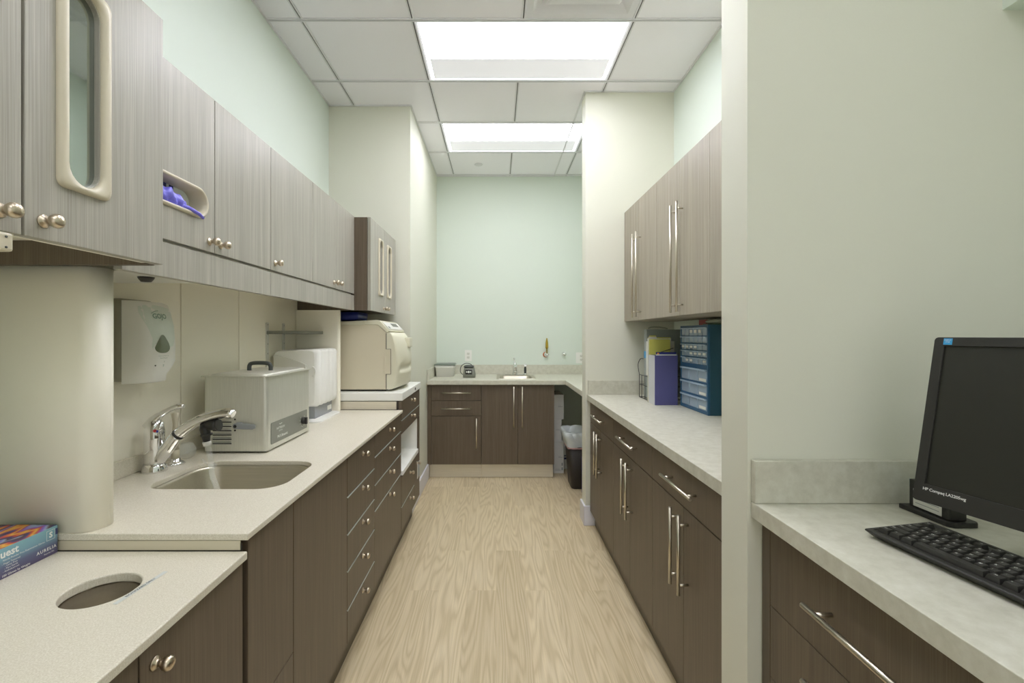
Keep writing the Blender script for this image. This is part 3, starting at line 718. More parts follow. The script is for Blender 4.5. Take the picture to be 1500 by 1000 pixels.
# black valve fitting hanging at the spout with clear tubing
t = thing('faucet_adapter', 'black elbow adapter with clear tubing hanging below the chrome spout into the sink', 'hose adapter', (-.955, 1.53, 1.03))
MB().tube([(-.925, 1.528, 1.052), (-.935, 1.528, 1.052), (-.965, 1.528, 1.050)], [.017, .017, .014], 16).tube([(-.925, 1.528, 1.052), (-.918, 1.528, 1.053)], [.019, .019], 16).tube([(-.965, 1.528, 1.058), (-.966, 1.528, 1.040), (-.962, 1.528, 1.015), (-.960, 1.528, .998)], [.014, .016, .013, .010], 16).tube([(-.961, 1.528, 1.024), (-.960, 1.528, 1.017)], [.018, .018], 12).build('elbow', 'black', t)
MB().tube([(-.960, 1.528, .998), (-.958, 1.528, .984)], [.0135, .0125], 14).build('collar', 'whitegrey', t)
MB().tube(spline([(-.958, 1.528, .985), (-.95, 1.528, .955), (-.94, 1.52, .925), (-.928, 1.505, .895), (-.905, 1.49, .862), (-.876, 1.47, .83)]), .0085, 12, caps=False).build('tube', 'tube', t)
MB().tube(spline([(-.942, 1.545, .907), (-.965, 1.56, .908), (-.99, 1.575, .911), (-1.012, 1.585, .925)]), .0032, 8).build('tube', 'tube', t)
MB().lathe((-.938, 1.525, .918), [(.0095, -.007), (.0125, -.004), (.0125, .004), (.0095, .007)], 'z', 16).build('tube_clip', 'tube', t)
# clear bowl on the counter
o = MB().lathe((-1.135, 1.69, .8998), [(0, .002), (.014, 0), (.024, .008), (.031, .022), (.030, .038), (.022, .052), (.018, .056), (.0165, .055), (.021, .050), (.028, .037), (.029, .022), (.022, .010), (0, .004)], 'z', 28).build('glass_bowl', 'tube', None); tag(o, 'small clear round glass bowl behind the left sink', 'bowl')
# soap pump / cylinder with chrome base
t = thing('soap_pump', 'slim ivory cylinder on a round chrome base behind the chrome faucet', 'soap pump', (-1.125, 1.615, .8995))
MB().lathe((-1.125, 1.615, .8995), [(0, 0), (.03, 0), (.031, .003), (.022, .009), (.016, .012), (.016, .02), (0, .02)], 'z', 28).build('base', 'chrome', t)
MB().lathe((-1.125, 1.615, .9197), [(0, 0), (.0125, 0), (.0125, .03), (0, .03)], 'z', 20).build('collar', 'ster', t)
MB().lathe((-1.125, 1.615, .9499), [(0, 0), (.0125, 0), (.013, .035), (.0095, .06), (.0085, .09), (.010, .11), (.0125, .128), (.0, .13)], 'z', 20).build('column', 'cream', t)

# ---------------------------------------------------------------- ultrasonic cleaner
t = thing('ultrasonic_cleaner', 'brushed steel ultrasonic cleaner with black lid handle on the left counter', 'cleaning machine', (-1.0, 1.96, .9))
bx0, bx1, by0, by1 = -1.12, -.876, 1.76, 2.165
MB().plate([rrect(bx0, bx1, by0, by1, .014, 5)], 'z', .9065, 1.19).build('housing', 'steel', t, .001)
MB().box(bx0 + .02, bx1 - .012, by0 + .015, by1 - .02, .9, .906).build('base', 'blackm', t)
lid = MB(); lid.plate([rrect(bx0 - .014, bx1 + .010, by0 - .008, by1 + .010, .02, 5)], 'z', 1.191, 1.1945)
L = lambda i, z: [(x, y, z) for x, y in rrect(bx0 + i, bx1 - i, by0 + i, by1 - i, .02, 5)]
lid.loft([L(.012, 1.1948), L(.016, 1.200), L(.03, 1.203)], cap0=False)
ld = lid.build('lid', 'steel', t, .0005)
hx, hy = -.995, 1.94
h = MB(); h.tube(spline([(hx - .045, hy, 1.2031), (hx - .044, hy, 1.222), (hx - .034, hy, 1.232), (hx, hy, 1.2345), (hx + .034, hy, 1.232), (hx + .044, hy, 1.222), (hx + .045, hy, 1.2031)]), .0085, 8)
h.build('lid_handle', 'darkgrey', ld)
lo = MB()
for k in range(7):
    z = .938 + k * .0165
    lo.add([(-1.082, by0 - .0003, z), (-1.012, by0 - .0003, z), (-1.010, by0 - .009, z + .002), (-1.084, by0 - .009, z + .002), (-1.082, by0 - .0003, z + .007), (-1.012, by0 - .0003, z + .007)],
           [(3, 2, 5, 4), (0, 3, 4), (1, 5, 2)], 0)
    lo.box(-1.083, -1.011, by0 - .0012, by0 - .0003, z - .0035, z, 1)  # black strip standing in for the shadow below each louver
    lo.add([(-1.084, by0 - .0089, z + .0019), (-1.010, by0 - .0089, z + .0019), (-1.012, by0 - .0004, z), (-1.082, by0 - .0004, z)], [(0, 1, 2, 3)], 1)
lo.build('louver', ['steel', 'blackm'], t)
lv = MB(); lv.lathe((-.99, by0 - .0005, 1.005), [(0, 0), (.011, 0), (.011, .012), (0, .012)], '-y', 20)
lv.plate([[(-.992, .995), (-.925, .993), (-.916, .997), (-.913, 1.004), (-.917, 1.011), (-.960, 1.016), (-.970, 1.021), (-.985, 1.020)]], 'y', by0 - .014, by0 - .009)
o = lv.build('drain_lever', 'grey_pl', t, .0008)
hl = MB(); 
for (x, z, r) in ((-.990, 1.005, .006), (-.998, 1.029, .0035), (-.998, .987, .0035)): hl.lathe((x, by0 - (.0145 if r > .005 else .0003), z), [(0, 0), (r, 0), (r, .0008), (0, .0008)], '-y', 14)
hl.build('screw_hole', 'blackm', t)
pn = MB().plate([rrect(1.79, 2.13, .925, 1.009, .006, 4)], 'x', bx1 + .0003, bx1 + .0018).build('control_panel', 'grey_pan', t)
tx = MB(); X = bx1 + .0024
addtext(tx, 'PATTERSON', (X, 1.868, .978), (0, 1, 0), (0, 0, 1), .0125, 0, 1.0, .0002); addtext(tx, 'DENTAL', (X, 1.868, .9665), (0, 1, 0), (0, 0, 1), .0085)
addtext(tx, 'P4.0 Ultrasonic', (X, 1.885, .9445), (0, 1, 0), (0, 0, 1), .0155, 0, .95, .0003)
for s in (-1, 1):
    tx.add([(X, 1.868 + s * .001 - .004, .990), (X, 1.868 + s * .011, .990 + .004), (X, 1.868 + s * .014, .996), (X, 1.868 + s * .003, .9955)], [(0, 1, 2, 3)])
for k in range(9):
    a = math.radians(-220 + 260 * k / 8); r = .026
    cy, cz = 2.078 + r * math.cos(a), .966 + r * math.sin(a)
    tx.box(X - .0003, X, cy - .0018, cy + .0018, cz - .0018, cz + .0018)
tx.build('panel_text', 'ink_white', t)
kb = MB().lathe((bx1 + .0019, 2.078, .966), [(0, 0), (.016, 0), (.015, .012), (0, .012)], 'x', 24); kb.box(bx1 + .0139, bx1 + .024, 2.073, 2.083, .951, .981)
kb.build('dial', 'black', t, .0008)

# ---------------------------------------------------------------- ribbed white towel dispenser
t = thing('towel_dispenser', 'white ribbed counter-top dispenser between the steel cleaner and the cream divider', 'dispenser', (-1.05, 2.56, .9))
yb0, yb1 = 2.43, 2.728
prf = [(-1.17, 1.25), (-1.165, 1.262), (-1.15, 1.268), (-.975, 1.273), (-.955, 1.268), (-.948, 1.255), (-.946, 1.05), (-.948, 1.0), (-.953, .985), (-.965, .976), (-1.17, .976)]
# ribs along the front: cross-section rings through y with scalloped offset
rings = []; N = 40
for i in range(N + 1):
    y = yb0 + (yb1 - yb0) * i / N
    rib = .0 + .010 * abs(math.sin(PI * (i / N) * 5)) ** .6
    e = min(1, min(i, N - i) / 2.0)
    rib = rib * e - (1 - e) * .012
    rings.append([(x + (rib if x > -1.0 else 0), y, z + (0 if z < 1.1 else rib * .35) - (rib * .5 if z < 1.0 else 0)) for x, z in prf])
MB().loft(rings, cap0=True, cap1=True).build('cover', 'white', t)
MB().plate([[(-1.17, 1.22), (-1.172, 1.243), (-1.165, 1.247), (-1.15, 1.245), (-1.03, 1.212), (-1.0, 1.195), (-1.0, .985), (-1.17, .985)]], 'y', yb0 - .012, yb0 - .001).build('side_cover', 'whitegrey', t, .003)
tb = [(-.968 + .016 * math.cos(a), yb0 - .004, 1.16 + .024 * math.sin(a)) for a in [-PI / 2 + PI * k / 12 for k in range(13)]]
MB().tube(tb, .004, 8).build('latch', 'white', t)
MB().box(-1.165, -.962, 2.445, 2.695, .9075, .975).build('base_column', 'grey_pl', t, .001)
MB().box(-.9615, -.9595, 2.62, 2.68, .925, .95).build('plate_label', 'whitegrey', t)
MB().plate([rrect(-1.165, -.905, 2.36, 2.715, [.06, .004, .004, .03], 5)], 'z', .9, .907).build('base', 'white', t, .002)
# small shelf with slotted standards
t = thing('wall_shelf', 'small grey shelf on slotted brackets above the ribbed white dispenser', 'shelf', (-1.19, 2.55, 1.36))
for y in (2.392, 2.575):
    s = MB().plate([rrect(y - .011, y + .011, 1.15, 1.417, .005, 3)], 'x', -1.1925, -1.186)
    for k in range(5):
        for dy in (0,): s.box(-1.1862, -1.1858, y - .002, y + .002, 1.402 - k * .05, 1.409 - k * .05, 1)
    s.build('standard', ['whitegrey', 'darkgrey'], t)
MB().plate([[(-1.185, 2.375), (-1.10, 2.375), (-1.03, 2.45), (-1.025, 2.728), (-1.185, 2.728)]], 'z', 1.357, 1.3735).build('board', 'grey_pan', t, .002)

# ---------------------------------------------------------------- tabletop steriliser
t = thing('steriliser', 'large cream tabletop steriliser with tan side and bulging door, on the white slab', 'steriliser', (-.9, 3.1, 1.002))
sy0, sy1 = 2.862, 3.335
MB().box(-1.16, -.69, sy0 + .02, sy1 - .02, 1.0025, 1.013).build('base', 'blackm', t)
MB().plate([[(-1.19, 1.0135), (-.683, 1.0135), (-.683, 1.368), (-.735, 1.414), (-1.19, 1.414)]], 'y', sy0, sy1).build('housing', 'ster', t, .002)
MB().plate([[(-1.19, 1.4145), (-.735, 1.4145), (-.679, 1.366), (-.664, 1.377), (-.724, 1.441), (-.745, 1.445), (-1.19, 1.428)]], 'y', sy0 - .003, sy1 + .003).build('top_cover', 'ster_l', t, .003)
# door: bulged front
rings = []; N = 24
pf = [(-.682, 1.014), (-.655, 1.014), (-.634, 1.03), (-.627, 1.055), (-.624, 1.08), (-.623, 1.105), (-.622, 1.125), (-.622, 1.14), (-.622, 1.158), (-.623, 1.185), (-.624, 1.22), (-.632, 1.29), (-.645, 1.34), (-.662, 1.368), (-.682, 1.366)]
for i in range(N + 1):
    u = i / N; y = sy0 + .0 + (sy1 - sy0) * u; b = .042 * math.sin(PI * u) ** .8
    row = []
    for x, z in pf:
        k = max(0, min(1, (x + .682) / .05)); dent = (.016 * math.exp(-((z - 1.14) / .018) ** 2) + .012 * math.exp(-((z - 1.08) / .014) ** 2)) * k
        row.append((x + b * k - dent * (1 if .1 < u < .9 else 0), y, z))
    rings.append(row)
dd = MB().loft(rings, cap0=True, cap1=True).build('door', 'ster_l', t)
MB().box(-.695, -.655, sy0 - .0025, sy0 + .0005, 1.11, 1.265).build('side_inset', 'ster', t, .001)
sg = MB(); sg.box(-.685, -.682, sy0 - .0035, sy0, 1.016, 1.11); sg.box(-.685, -.655, sy0 - .0035, sy0, 1.108, 1.110); sg.box(-.656, -.654, sy0 - .0035, sy0, 1.11, 1.265); sg.box(-.685, -.655, sy0 - .0035, sy0, 1.264, 1.266); sg.box(-.685, -.682, sy0 - .0035, sy0, 1.266, 1.362)
sg.build('seam', 'edge', t)
MB().box(-.612, -.572, 3.06, 3.14, 1.272, 1.335).build('door_handle', 'ster_l', dd, .006)
# sloped control display (follows top cover slope)
a = Vector((-.716, 0, 1.434)); b = Vector((-.670, 0, 1.385)); n_ = Vector((.73, 0, .68)).normalized() * .002
def slopequad(ya, yb, ta, tb, off):
    q = [a.lerp(b, ta), a.lerp(b, tb)]
    return [(q[0].x + n_.x * off, ya, q[0].z + n_.z * off), (q[0].x + n_.x * off, yb, q[0].z + n_.z * off), (q[1].x + n_.x * off, yb, q[1].z + n_.z * off), (q[1].x + n_.x * off, ya, q[1].z + n_.z * off)]
cp = MB().add(slopequad(2.885, 3.31, .05, .95, 1.5), [(0, 1, 2, 3)], 0); cp.add(slopequad(3.06, 3.24, .15, .6, 2.0), [(0, 1, 2, 3)], 1); cp.add(slopequad(2.91, 2.95, .6, .85, 2.0), [(0, 1, 2, 3)], 1)
o = cp.build('control_panel', ['white', 'grey_pan'], t)
o = MB().loft([[(x, y, z) for x, y in rrect(-1.06 + i, -.865 - i, 2.88 + i, 3.12 - i, .015, 4)] for i, z in ((.012, 1.4435), (.004, 1.46), (0, 1.496), (.004, 1.496), (.012, 1.449))], cap0=True, cap1=True).build('storage_tray', 'blue_bin', None); tag(o, 'dark blue plastic tray on top of the steriliser', 'tray')

# ---------------------------------------------------------------- glove box on low counter
t = thing('glove_box', 'blue and purple box of gloves with colourful top on the low left counter', 'box', (-1.05, .92, .861))
MB().box(-1.125, -.99, .795, 1.040, .8613, .9225).build('carton', ['boxside'], t, .0006)
MB().box(-1.124, -.991, .796, 1.039, .9226, .9231).build('top_print', 'swirl', t)
tx = MB(); X = -.9894
addtext(tx, 'Quest', (X, .928, .910), (0, 1, 0), (0, 0, 1), .021, 0, 1.0, .0006)
addtext(tx, 'Nitrile Powder Free Examination Gloves', (X, .967, .8975), (0, 1, 0), (0, 0, 1), .0052)
for k, s in enumerate(('Finger Textured', 'Latex Free', 'Non Sterile', 'Ambidextrous')): addtext(tx, '- ' + s, (X, .940, .8905 - k * .0052), (0, 1, 0), (0, 0, 1), .0050)
addtext(tx, '100 Gloves by Weight', (X, .95, .8665), (0, 1, 0), (0, 0, 1), .0062, 0, 1, .0001)
addtext(tx, 'AURELIA', (X, 1.014, .8785), (0, 1, 0), (0, 0, 1), .0095, 0, 1.25, .0002)
addtext(tx, 'Reorder No.', (X, 1.02, .8695), (0, 1, 0), (0, 0, 1), .0045)
addtext(tx, 'S', (X + .0001, 1.0235, .907), (0, 1, 0), (0, 0, 1), .0165, 0, 1, .0007)
for (a_, b_, c_, d_) in ((1.014, 1.033, .917, .9176), (1.014, 1.033, .8965, .8971), (1.014, 1.0146, .897, .917), (1.0324, 1.033, .897, .917)): tx.box(X - .0002, X, a_, b_, c_, d_)
tx.build('lettering', 'ink_white', t)
MB().box(X - .0004, X - .0001, 1.0345, 1.0395, .903, .9165).build('size_patch', 'navy', t)
def nfn(u, a):
    x = -1.118 + u * .105; rr = 1 - abs(2 * u - 1) ** 3
    return (x, .90 + .055 * math.cos(a) * max(.1, rr) + .02 * u, .9275 + (.004 + .004 * mn.noise(Vector((x * 60, math.cos(a) * 2, 3)))) * math.sin(a) * max(.1, rr))
v, f = blob(24, 20, nfn)
o = MB().add(v, f, 0, True).build('latex_glove', 'paper', None); tag(o, 'white glove lying on the colourful top of the glove box', 'glove')

# ---------------------------------------------------------------- RIGHT RUN
RF = .665
def rdoor(parent, y0, y1, z0, z1, x=RF, m='wood', name='door'):
    g = .0012
    return MB().box(x, x + .019, y0 + g, y1 - g, z0 + g, z1 - g).build(name, m, parent, .0008)
cabs = [(1.307, 1.962, 'brown base cabinet with bar handles, the one nearest the camera under the right counter'),
        (1.962, 2.617, 'brown base cabinet with bar handles, the middle one of three under the right counter'),
        (2.617, 3.264, 'brown base cabinet with bar handles, the farthest one under the right counter by the pier')]
for y0, y1, lb in cabs:
    t = thing('base_cabinet', lb, 'cabinet', (.95, (y0 + y1) / 2, 0), group='base cabinets of the right run')
    MB().box(RF + .0195, XR - .002, y0 + .001, y1 - .001, .10, .888).build('body', 'wood', t)
    MB().box(.70, .72, y0 + .001, y1 - .001, .002, .099).build('toe_kick', 'wood', t)
    ym = (y0 + y1) / 2 + .003
    d = rdoor(t, y0, y1, .742, .888, name='drawer'); bar_handle(d, RF, (ym, .815), .276, False, (-1, 0, 0))
    d = rdoor(t, y0, ym, .108, .740); bar_handle(d, RF, (ym - .04, .588), .278, True, (-1, 0, 0))
    d = rdoor(t, ym, y1, .108, .740); bar_handle(d, RF, (ym + .037, .588), .278, True, (-1, 0, 0))
ct = thing('countertop', 'pale stone-look counter along the right wall, carrying the files and parts organiser', 'countertop', (.95, 2.3, .89))
MB().box(.645, XR - .002, 1.308, 3.278, .89, .93).build('slab', 'concrete', ct, .0015)
MB().box(.65, XR - .002, 3.26, 3.2785, .9305, 1.03).build('backsplash', 'concrete', ct, .001)
MB().box(.65, XR - .002, 1.3075, 1.326, .9305, 1.03).build('backsplash', 'concrete', ct, .001)
MB().box(XR - .02, XR - .002, 1.327, 3.259, .9305, 1.03).build('backsplash', 'concrete', ct, .001)
# wall cabinets
UX = .909
uc = [(1.307, 1.962, 'pale wood wall cabinet mostly hidden by the partition, nearest the camera on the right'),
      (1.962, 2.614, 'pale wood wall cabinet with two long bar handles, above the blue parts organiser'),
      (2.614, 3.272, 'pale wood wall cabinet with two long bar handles, farthest on the right by the pier')]
for y0, y1, lb in uc:
    t = thing('wall_cabinet', lb, 'cabinet', (1.08, (y0 + y1) / 2, 1.447), group='wall cabinets of the right run')
    MB().box(UX + .0195, XR - .002, y0 + .001, y1 - .001, 1.447, 2.218).build('body', 'woodlight', t)
    ym = (y0 + y1) / 2
    d = rdoor(t, y0, ym, 1.447, 2.22, UX, 'woodlight'); bar_handle(d, UX, (ym - .04, 1.735), .54, True, (-1, 0, 0), .0055, .03)
    d = rdoor(t, ym, y1, 1.447, 2.22, UX, 'woodlight'); bar_handle(d, UX, (ym + .04, 1.735), .54, True, (-1, 0, 0), .0055, .03)
# --- parts organiser
t = thing('parts_organiser', 'blue parts organiser of clear little drawers on the right counter', 'organiser', (1.17, 2.58, .9305))
ox0, ox1, oy0, oy1 = 1.104, 1.243, 2.403, 2.763
o = MB(); o.box(ox0 + .012, ox1, oy0, oy0 + .006, .9307, 1.406); o.box(ox0 + .012, ox1, oy1 - .006, oy1, .9307, 1.406); o.box(ox0 + .012, ox1, oy0 + .006, oy1 - .006, 1.40, 1.406); o.box(ox0 + .012, ox1, oy0 + .006, oy1 - .006, .9307, .937); o.box(ox1 - .006, ox1, oy0 + .006, oy1 - .006, .937, 1.40)
o.build('case', 'org_blue', t, .001)
fr = MB(); sr = [(1.393, 1.350), (1.343, 1.309), (1.301, 1.270), (1.264, 1.233), (1.226, 1.192)]; lr = [(1.168, 1.098), (1.090, 1.024), (1.014, .950)]
fr.box(ox0, ox0 + .0115, oy0, oy0 + .016, .9307, 1.406); fr.box(ox0, ox0 + .0115, oy1 - .012, oy1, .9307, 1.406)
zz = [1.406] + [z for p in sr + lr for z in p] + [.9307]
for k in range(0, len(zz), 2): fr.box(ox0 + .001, ox0 + .0115, oy0 + .016, oy1 - .012, zz[k + 1], zz[k])
fr.build('front_frame', 'org_front', t, .0006)
labelled = {(0, 1), (0, 2), (0, 3), (2, 2), (2, 3), (2, 4), (2, 5), (3, 0), (3, 1), (3, 2), (3, 3), (4, 0), (4, 3), (4, 4)}
def dmesh(w, h, lab):
    m = MB(); m.box(0, .10, .001, w - .001, 0, h * .9, 0); m.box(-.012, .0, .001, w - .001, h * .88, h, 1); m.box(-.003, 0, .001, .004, 0, h * .9, 1)
    if lab: m.box(-.0035, -.0005, w * .28, w * .82, h * .32, h * .72, 2)
    return m
WI = oy1 - .012 - oy0 - .016
for r, (za, zb) in enumerate(sr):
    for c in range(6):
        w = WI / 6; m = dmesh(w, za - zb - .001, (r, c) in labelled); m.v = [(p[0] + ox0 + .003, p[1] + oy0 + .016 + c * w, p[2] + zb + .0005) for p in m.v]
        m.build('drawer', ['clear_dr', 'clear_lip', 'paper'], t)
for r, (za, zb) in enumerate(lr):
    for c in range(3):
        w = WI / 3; m = dmesh(w, za - zb - .001, False)
        if c == 0: m.box(-.0035, -.0005, w * .1, w * .8, .006, .02, 2)
        m.v = [(p[0] + ox0 + .003, p[1] + oy0 + .016 + c * w, p[2] + zb + .0005) for p in m.v]
        m.build('drawer', ['clear_dr', 'clear_lip', 'paper'], t)
# things on the organiser
t = thing('book', 'thin red-bound book lying on top of the blue parts organiser', 'book', (1.15, 2.55, 1.406))
MB().box(1.145, 1.235, 2.50, 2.60, 1.4065, 1.409).box(1.145, 1.235, 2.50, 2.60, 1.434, 1.4365).box(1.143, 1.1455, 2.50, 2.60, 1.4065, 1.4365).build('cover', 'red', t, .0005)
MB().box(1.1475, 1.233, 2.502, 2.598, 1.4095, 1.4335).build('pages', 'paper', t)
def bagfn(u, a):
    y = 2.41 + u * .085; rr = (1 - abs(2 * u - 1) ** 4) ** .5 if 0 < u < 1 else .1
    return (1.17 + .05 * math.cos(a) * max(rr, .15), y, 1.4235 + .0155 * math.sin(a) * max(.2, rr) * (1 + .3 * mn.noise(Vector((y * 50, math.cos(a) * 3, 0)))))
v, f = blob(20, 20, bagfn)
t = thing('packet', 'crinkled clear packet with dark green contents on the parts organiser', 'packet', (1.17, 2.45, 1.406))
MB().add(v, f, 0, True).build('wrap', 'bag', t)
MB().plate([rrect(1.115, 1.225, 2.405, 2.496, .01, 3)], 'z', 1.4065, 1.4115).build('contents', 'dkgreen', t, .001)
o = MB().tube(spline([(1.19, 2.375, .935), (1.18, 2.37, .945), (1.195, 2.365, .955), (1.21, 2.37, .948), (1.205, 2.38, .9345)]), .004, 8).build('plastic_clip', 'green', None); tag(o, 'bit of green plastic on the counter beside the blue organiser', 'clip')
# --- file holders
def holder(label, x0, x1, y0, y1, ztf, ztb, mf, ms):
    t = thing('file_holder', label, 'file holder', ((x0 + x1) / 2, (y0 + y1) / 2, .9305), group='file holders on the right counter')
    MB().box(x0, x1, y0, y0 + .003, .9307, ztf).build('front_panel', mf, t, .001)
    MB().plate([[(y0 + .0035, .9307), (y1, .9307), (y1, ztb), (y1 - .03, ztb), (y0 + .0035, ztf)]], 'x', x0, x0 + .003).build('side_panel', ms, t, .0008)
    MB().plate([[(y0 + .0035, .9307), (y1, .9307), (y1, ztb), (y1 - .03, ztb), (y0 + .0035, ztf)]], 'x', x1 - .003, x1).build('side_panel', mf, t, .0008)
    MB().box(x0 + .0032, x1 - .0032, y0 + .0035, y1, .9307, .934).box(x0 + .0032, x1 - .0032, y1 - .003, y1, .9341, ztb).build('inner_panel', mf, t)
holder('violet magazine file on the right counter, against the blue parts organiser', .952, 1.089, 2.766, 2.88, 1.229, 1.229, 'holder_p', 'holder_c')
def sheet(name, label, cat, x0, x1, y0, y1, z0, z1, m, group=None, tab=None, bev=.0008):
    L = [(x0, z0), (x1, z0), (x1, z1), (x0, z1)]
    if tab: L = [(x0, z0), (x1, z0), (x1, z1), (tab[1], z1), (tab[1] - .004, z1 + .012), (tab[0] + .004, z1 + .012), (tab[0], z1), (x0, z1)]
    o = MB().plate([L], 'y', y0, y1).build(name, m, None, bev, org=((x0 + x1) / 2, (y0 + y1) / 2, z0)); o.data.transform(Matrix.Identity(4)); return tag(o, label, cat, group)
sheet('paper_folder', 'blue and orange printed folder standing in the violet file', 'folder', .962, 1.084, 2.776, 2.779, .9345, 1.249, 'blue_bin')
o = MB().lathe((.975, 2.7755, 1.238), [(0, 0), (.007, 0), (.007, .0006), (0, .0006)], '-y', 14).build('badge', mat('orange_badge', (225, 140, 40), .5), bpy.data.objects['paper_folder'], local=True)
o.location = Vector((0, 0, 0)) - Vector(bpy.data.objects['paper_folder'].location)
sheet('paper_folder', 'white papers standing at the front of the violet file', 'folder', .960, 1.084, 2.771, 2.7735, .9345, 1.236, 'paper')
sheet('paper_folder', 'yellow tabbed folder behind the violet file', 'folder', .957, 1.09, 2.886, 2.890, .9308, 1.325, 'yellow')
sheet('paper_folder', 'white tabbed folder directly behind the yellow folder', 'folder', .951, 1.10, 2.897, 2.900, .9308, 1.330, 'paper', tab=(.957, 1.01))
sheet('paper_folder', 'second yellow folder, its tab showing above the white one', 'folder', .957, 1.10, 2.905, 2.909, .9308, 1.337, 'yellow', tab=(.962, 1.01))
o = bxo('ring_binder', (.985, 1.24, 3.02, 3.075, .945, 1.389), 'binder', None, .003, org=(1.1, 3.05, .945)); tag(o, 'large grey binder standing in the wire rack at the back of the right counter', 'binder')
MB().box(.984, .9852, 3.025, 3.07, 1.20, 1.245).build('spine_label', 'blue_sticker', o)
o = MB().plate([rrect(.99, 1.10, 2.935, 3.01, .002, 2)], 'z', .945, .9455); 
o = sheet('paper_stack', 'white papers leaning in the wire rack in front of the grey binder', 'papers', .978, 1.15, 2.975, 3.008, 1.09, 1.312, 'paper')
o = MB().tube(spline([(1.00, 3.03, 1.396), (1.03, 3.04, 1.405), (1.08, 3.045, 1.404), (1.13, 3.04, 1.395)]), .004, 6).build('plastic_sleeve', 'bag', None); tag(o, 'folded clear sleeve on top of the grey binder', 'sleeve')
# wire rack
w = MB(); yA, yB, xA, xB = 2.95, 3.13, .972, 1.24; r = .0022
for z in (.934, 1.02):
    w.tube([(xA, yA, z), (xA, yB, z)], r, 6); w.tube([(xB, yA, z), (xB, yB, z)], r, 6); w.tube([(xA, yB, z), (xB, yB, z)], r, 6); w.tube([(xA, yA, z), (xB, yA, z)], r, 6)
for (x, y) in ((xA, yA), (xA, yB), (xB, yA), (xB, yB), (xA, 3.01), (xA, 3.08)): w.tube([(x, y, .932), (x, y, 1.085)], r, 6)
for k in range(6): w.tube([(xA + .03 + k * .045, yA, .934), (xA + .03 + k * .045, yB, .934)], r * .7, 5)
w.tube(spline([(xA, yB, 1.085), (xA - .012, yB - .01, 1.15), (xA - .004, yB - .03, 1.19), (xA + .01, yB - .05, 1.195)]), r, 6)
w.tube([(xA, yA, 1.085), (xB, yA, 1.085)], r, 6); w.tube([(xA, yA, 1.085), (xA, yB, 1.085)], r, 6)
o = w.build('wire_rack', 'black', None); tag(o, 'black wire file rack at the far corner of the right counter', 'rack')
o = MB().tube([(1.02, 2.872, 1.243), (1.088, 2.83, 1.272)], .0022, 8).build('pen', 'black', None); tag(o, 'thin black rod leaning across the top of the violet file', 'pen')

# ---------------------------------------------------------------- FAR END CABINET AND COUNTER
FY = 4.33
def fdoor(parent, x0, x1, z0, z1, name='door'):
    g = .0012
    return MB().box(x0 + g, x1 - g, FY, FY + .019, z0 + g, z1 - g).build(name, 'wood', parent, .0008)
t = thing('base_cabinet', 'brown end-wall base cabinet with two drawers over a door', 'cabinet', (-.4, 4.6, 0), group='base cabinets on the end wall')
MB().box(-.648, -.142, FY + .0195, 5.015, .134, .888).build('body', 'wood', t)
MB().box(-.648, -.612, FY, FY + .019, .134, .888).build('filler', 'wood', t)
MB().box(-.634, -.142, 4.385, 4.40, .002, .132).build('toe_kick', 'kick', t)
d = fdoor(t, -.610, -.142, .739, .886, 'drawer'); bar_handle(d, FY, (-.375, .812), .28, False, (0, -1, 0))
d = fdoor(t, -.610, -.142, .594, .737, 'drawer'); bar_handle(d, FY, (-.375, .664), .28, False, (0, -1, 0))
d = fdoor(t, -.610, -.142, .136, .592); bar_handle(d, FY, (-.185, .435), .28, True, (0, -1, 0))
t = thing('base_cabinet', 'brown end-wall base cabinet with two tall doors below the small sink', 'cabinet', (.2, 4.6, 0), group='base cabinets on the end wall')
MB().box(-.140, .545, FY + .0195, 4.40, .134, .888).box(-.14, -.122, 4.4, 5.015, .134, .888).box(.527, .545, 4.4, 5.015, .134, .888).box(-.122, .527, 4.4, 5.015, .134, .152).build('body', 'wood', t)
MB().box(-.14, .54, 4.385, 4.399, .002, .132).build('toe_kick', 'kick', t)
d = fdoor(t, -.140, .202, .136, .886); bar_handle(d, FY, (.163, .678), .385, True, (0, -1, 0))
d = fdoor(t, .202, .545, .136, .886); bar_handle(d, FY, (.243, .678), .385, True, (0, -1, 0))
ct = thing('countertop', 'pale stone-look L-shaped counter with the small sink at the end wall', 'countertop', (0, 4.6, .89))
hx0, hx1, hy0, hy1 = .03, .36, 4.44, 4.78
MB().plate([[(-.648, 4.288), (.645, 4.288), (.645, 3.412), (XR - .002, 3.412), (XR - .002, 5.018), (-.648, 5.018)], [(hx0, hy0), (hx1, hy0), (hx1, hy1), (hx0, hy1)]], 'z', .89, .93).build('slab', 'concrete', ct, .0015)
MB().box(-.628, XR - .022, 5.0, 5.018, .9305, 1.03).build('backsplash', 'concrete', ct, .001)
MB().box(-.648, -.629, 4.30, 5.018, .9305, 1.03).build('backsplash', 'concrete', ct, .001)
MB().box(XR - .021, XR - .002, 3.412, 5.018, .9305, 1.03).build('backsplash', 'concrete', ct, .001)
t = thing('sink', 'small drop-in stainless sink in the end-wall counter', 'sink', (.2, 4.62, .93))
rr = [[(x, y, z) for x, y in rrect(a, b, c, d, r, 5)] for (a, b, c, d, r, z) in ((.0, .39, 4.41, 4.86, .03, .9305), (.002, .388, 4.412, 4.858, .03, .935), (.04, .35, 4.45, 4.77, .04, .933), (.045, .345, 4.455, 4.765, .04, .925), (.055, .335, 4.465, 4.755, .04, .80), (.08, .31, 4.49, 4.73, .03, .79))]
MB().loft(rr, cap0=False, cap1=True).build('bowl', 'sinksteel', t)
t = thing('faucet', 'small chrome lever faucet on the end-wall sink', 'faucet', (.195, 4.815, .936))
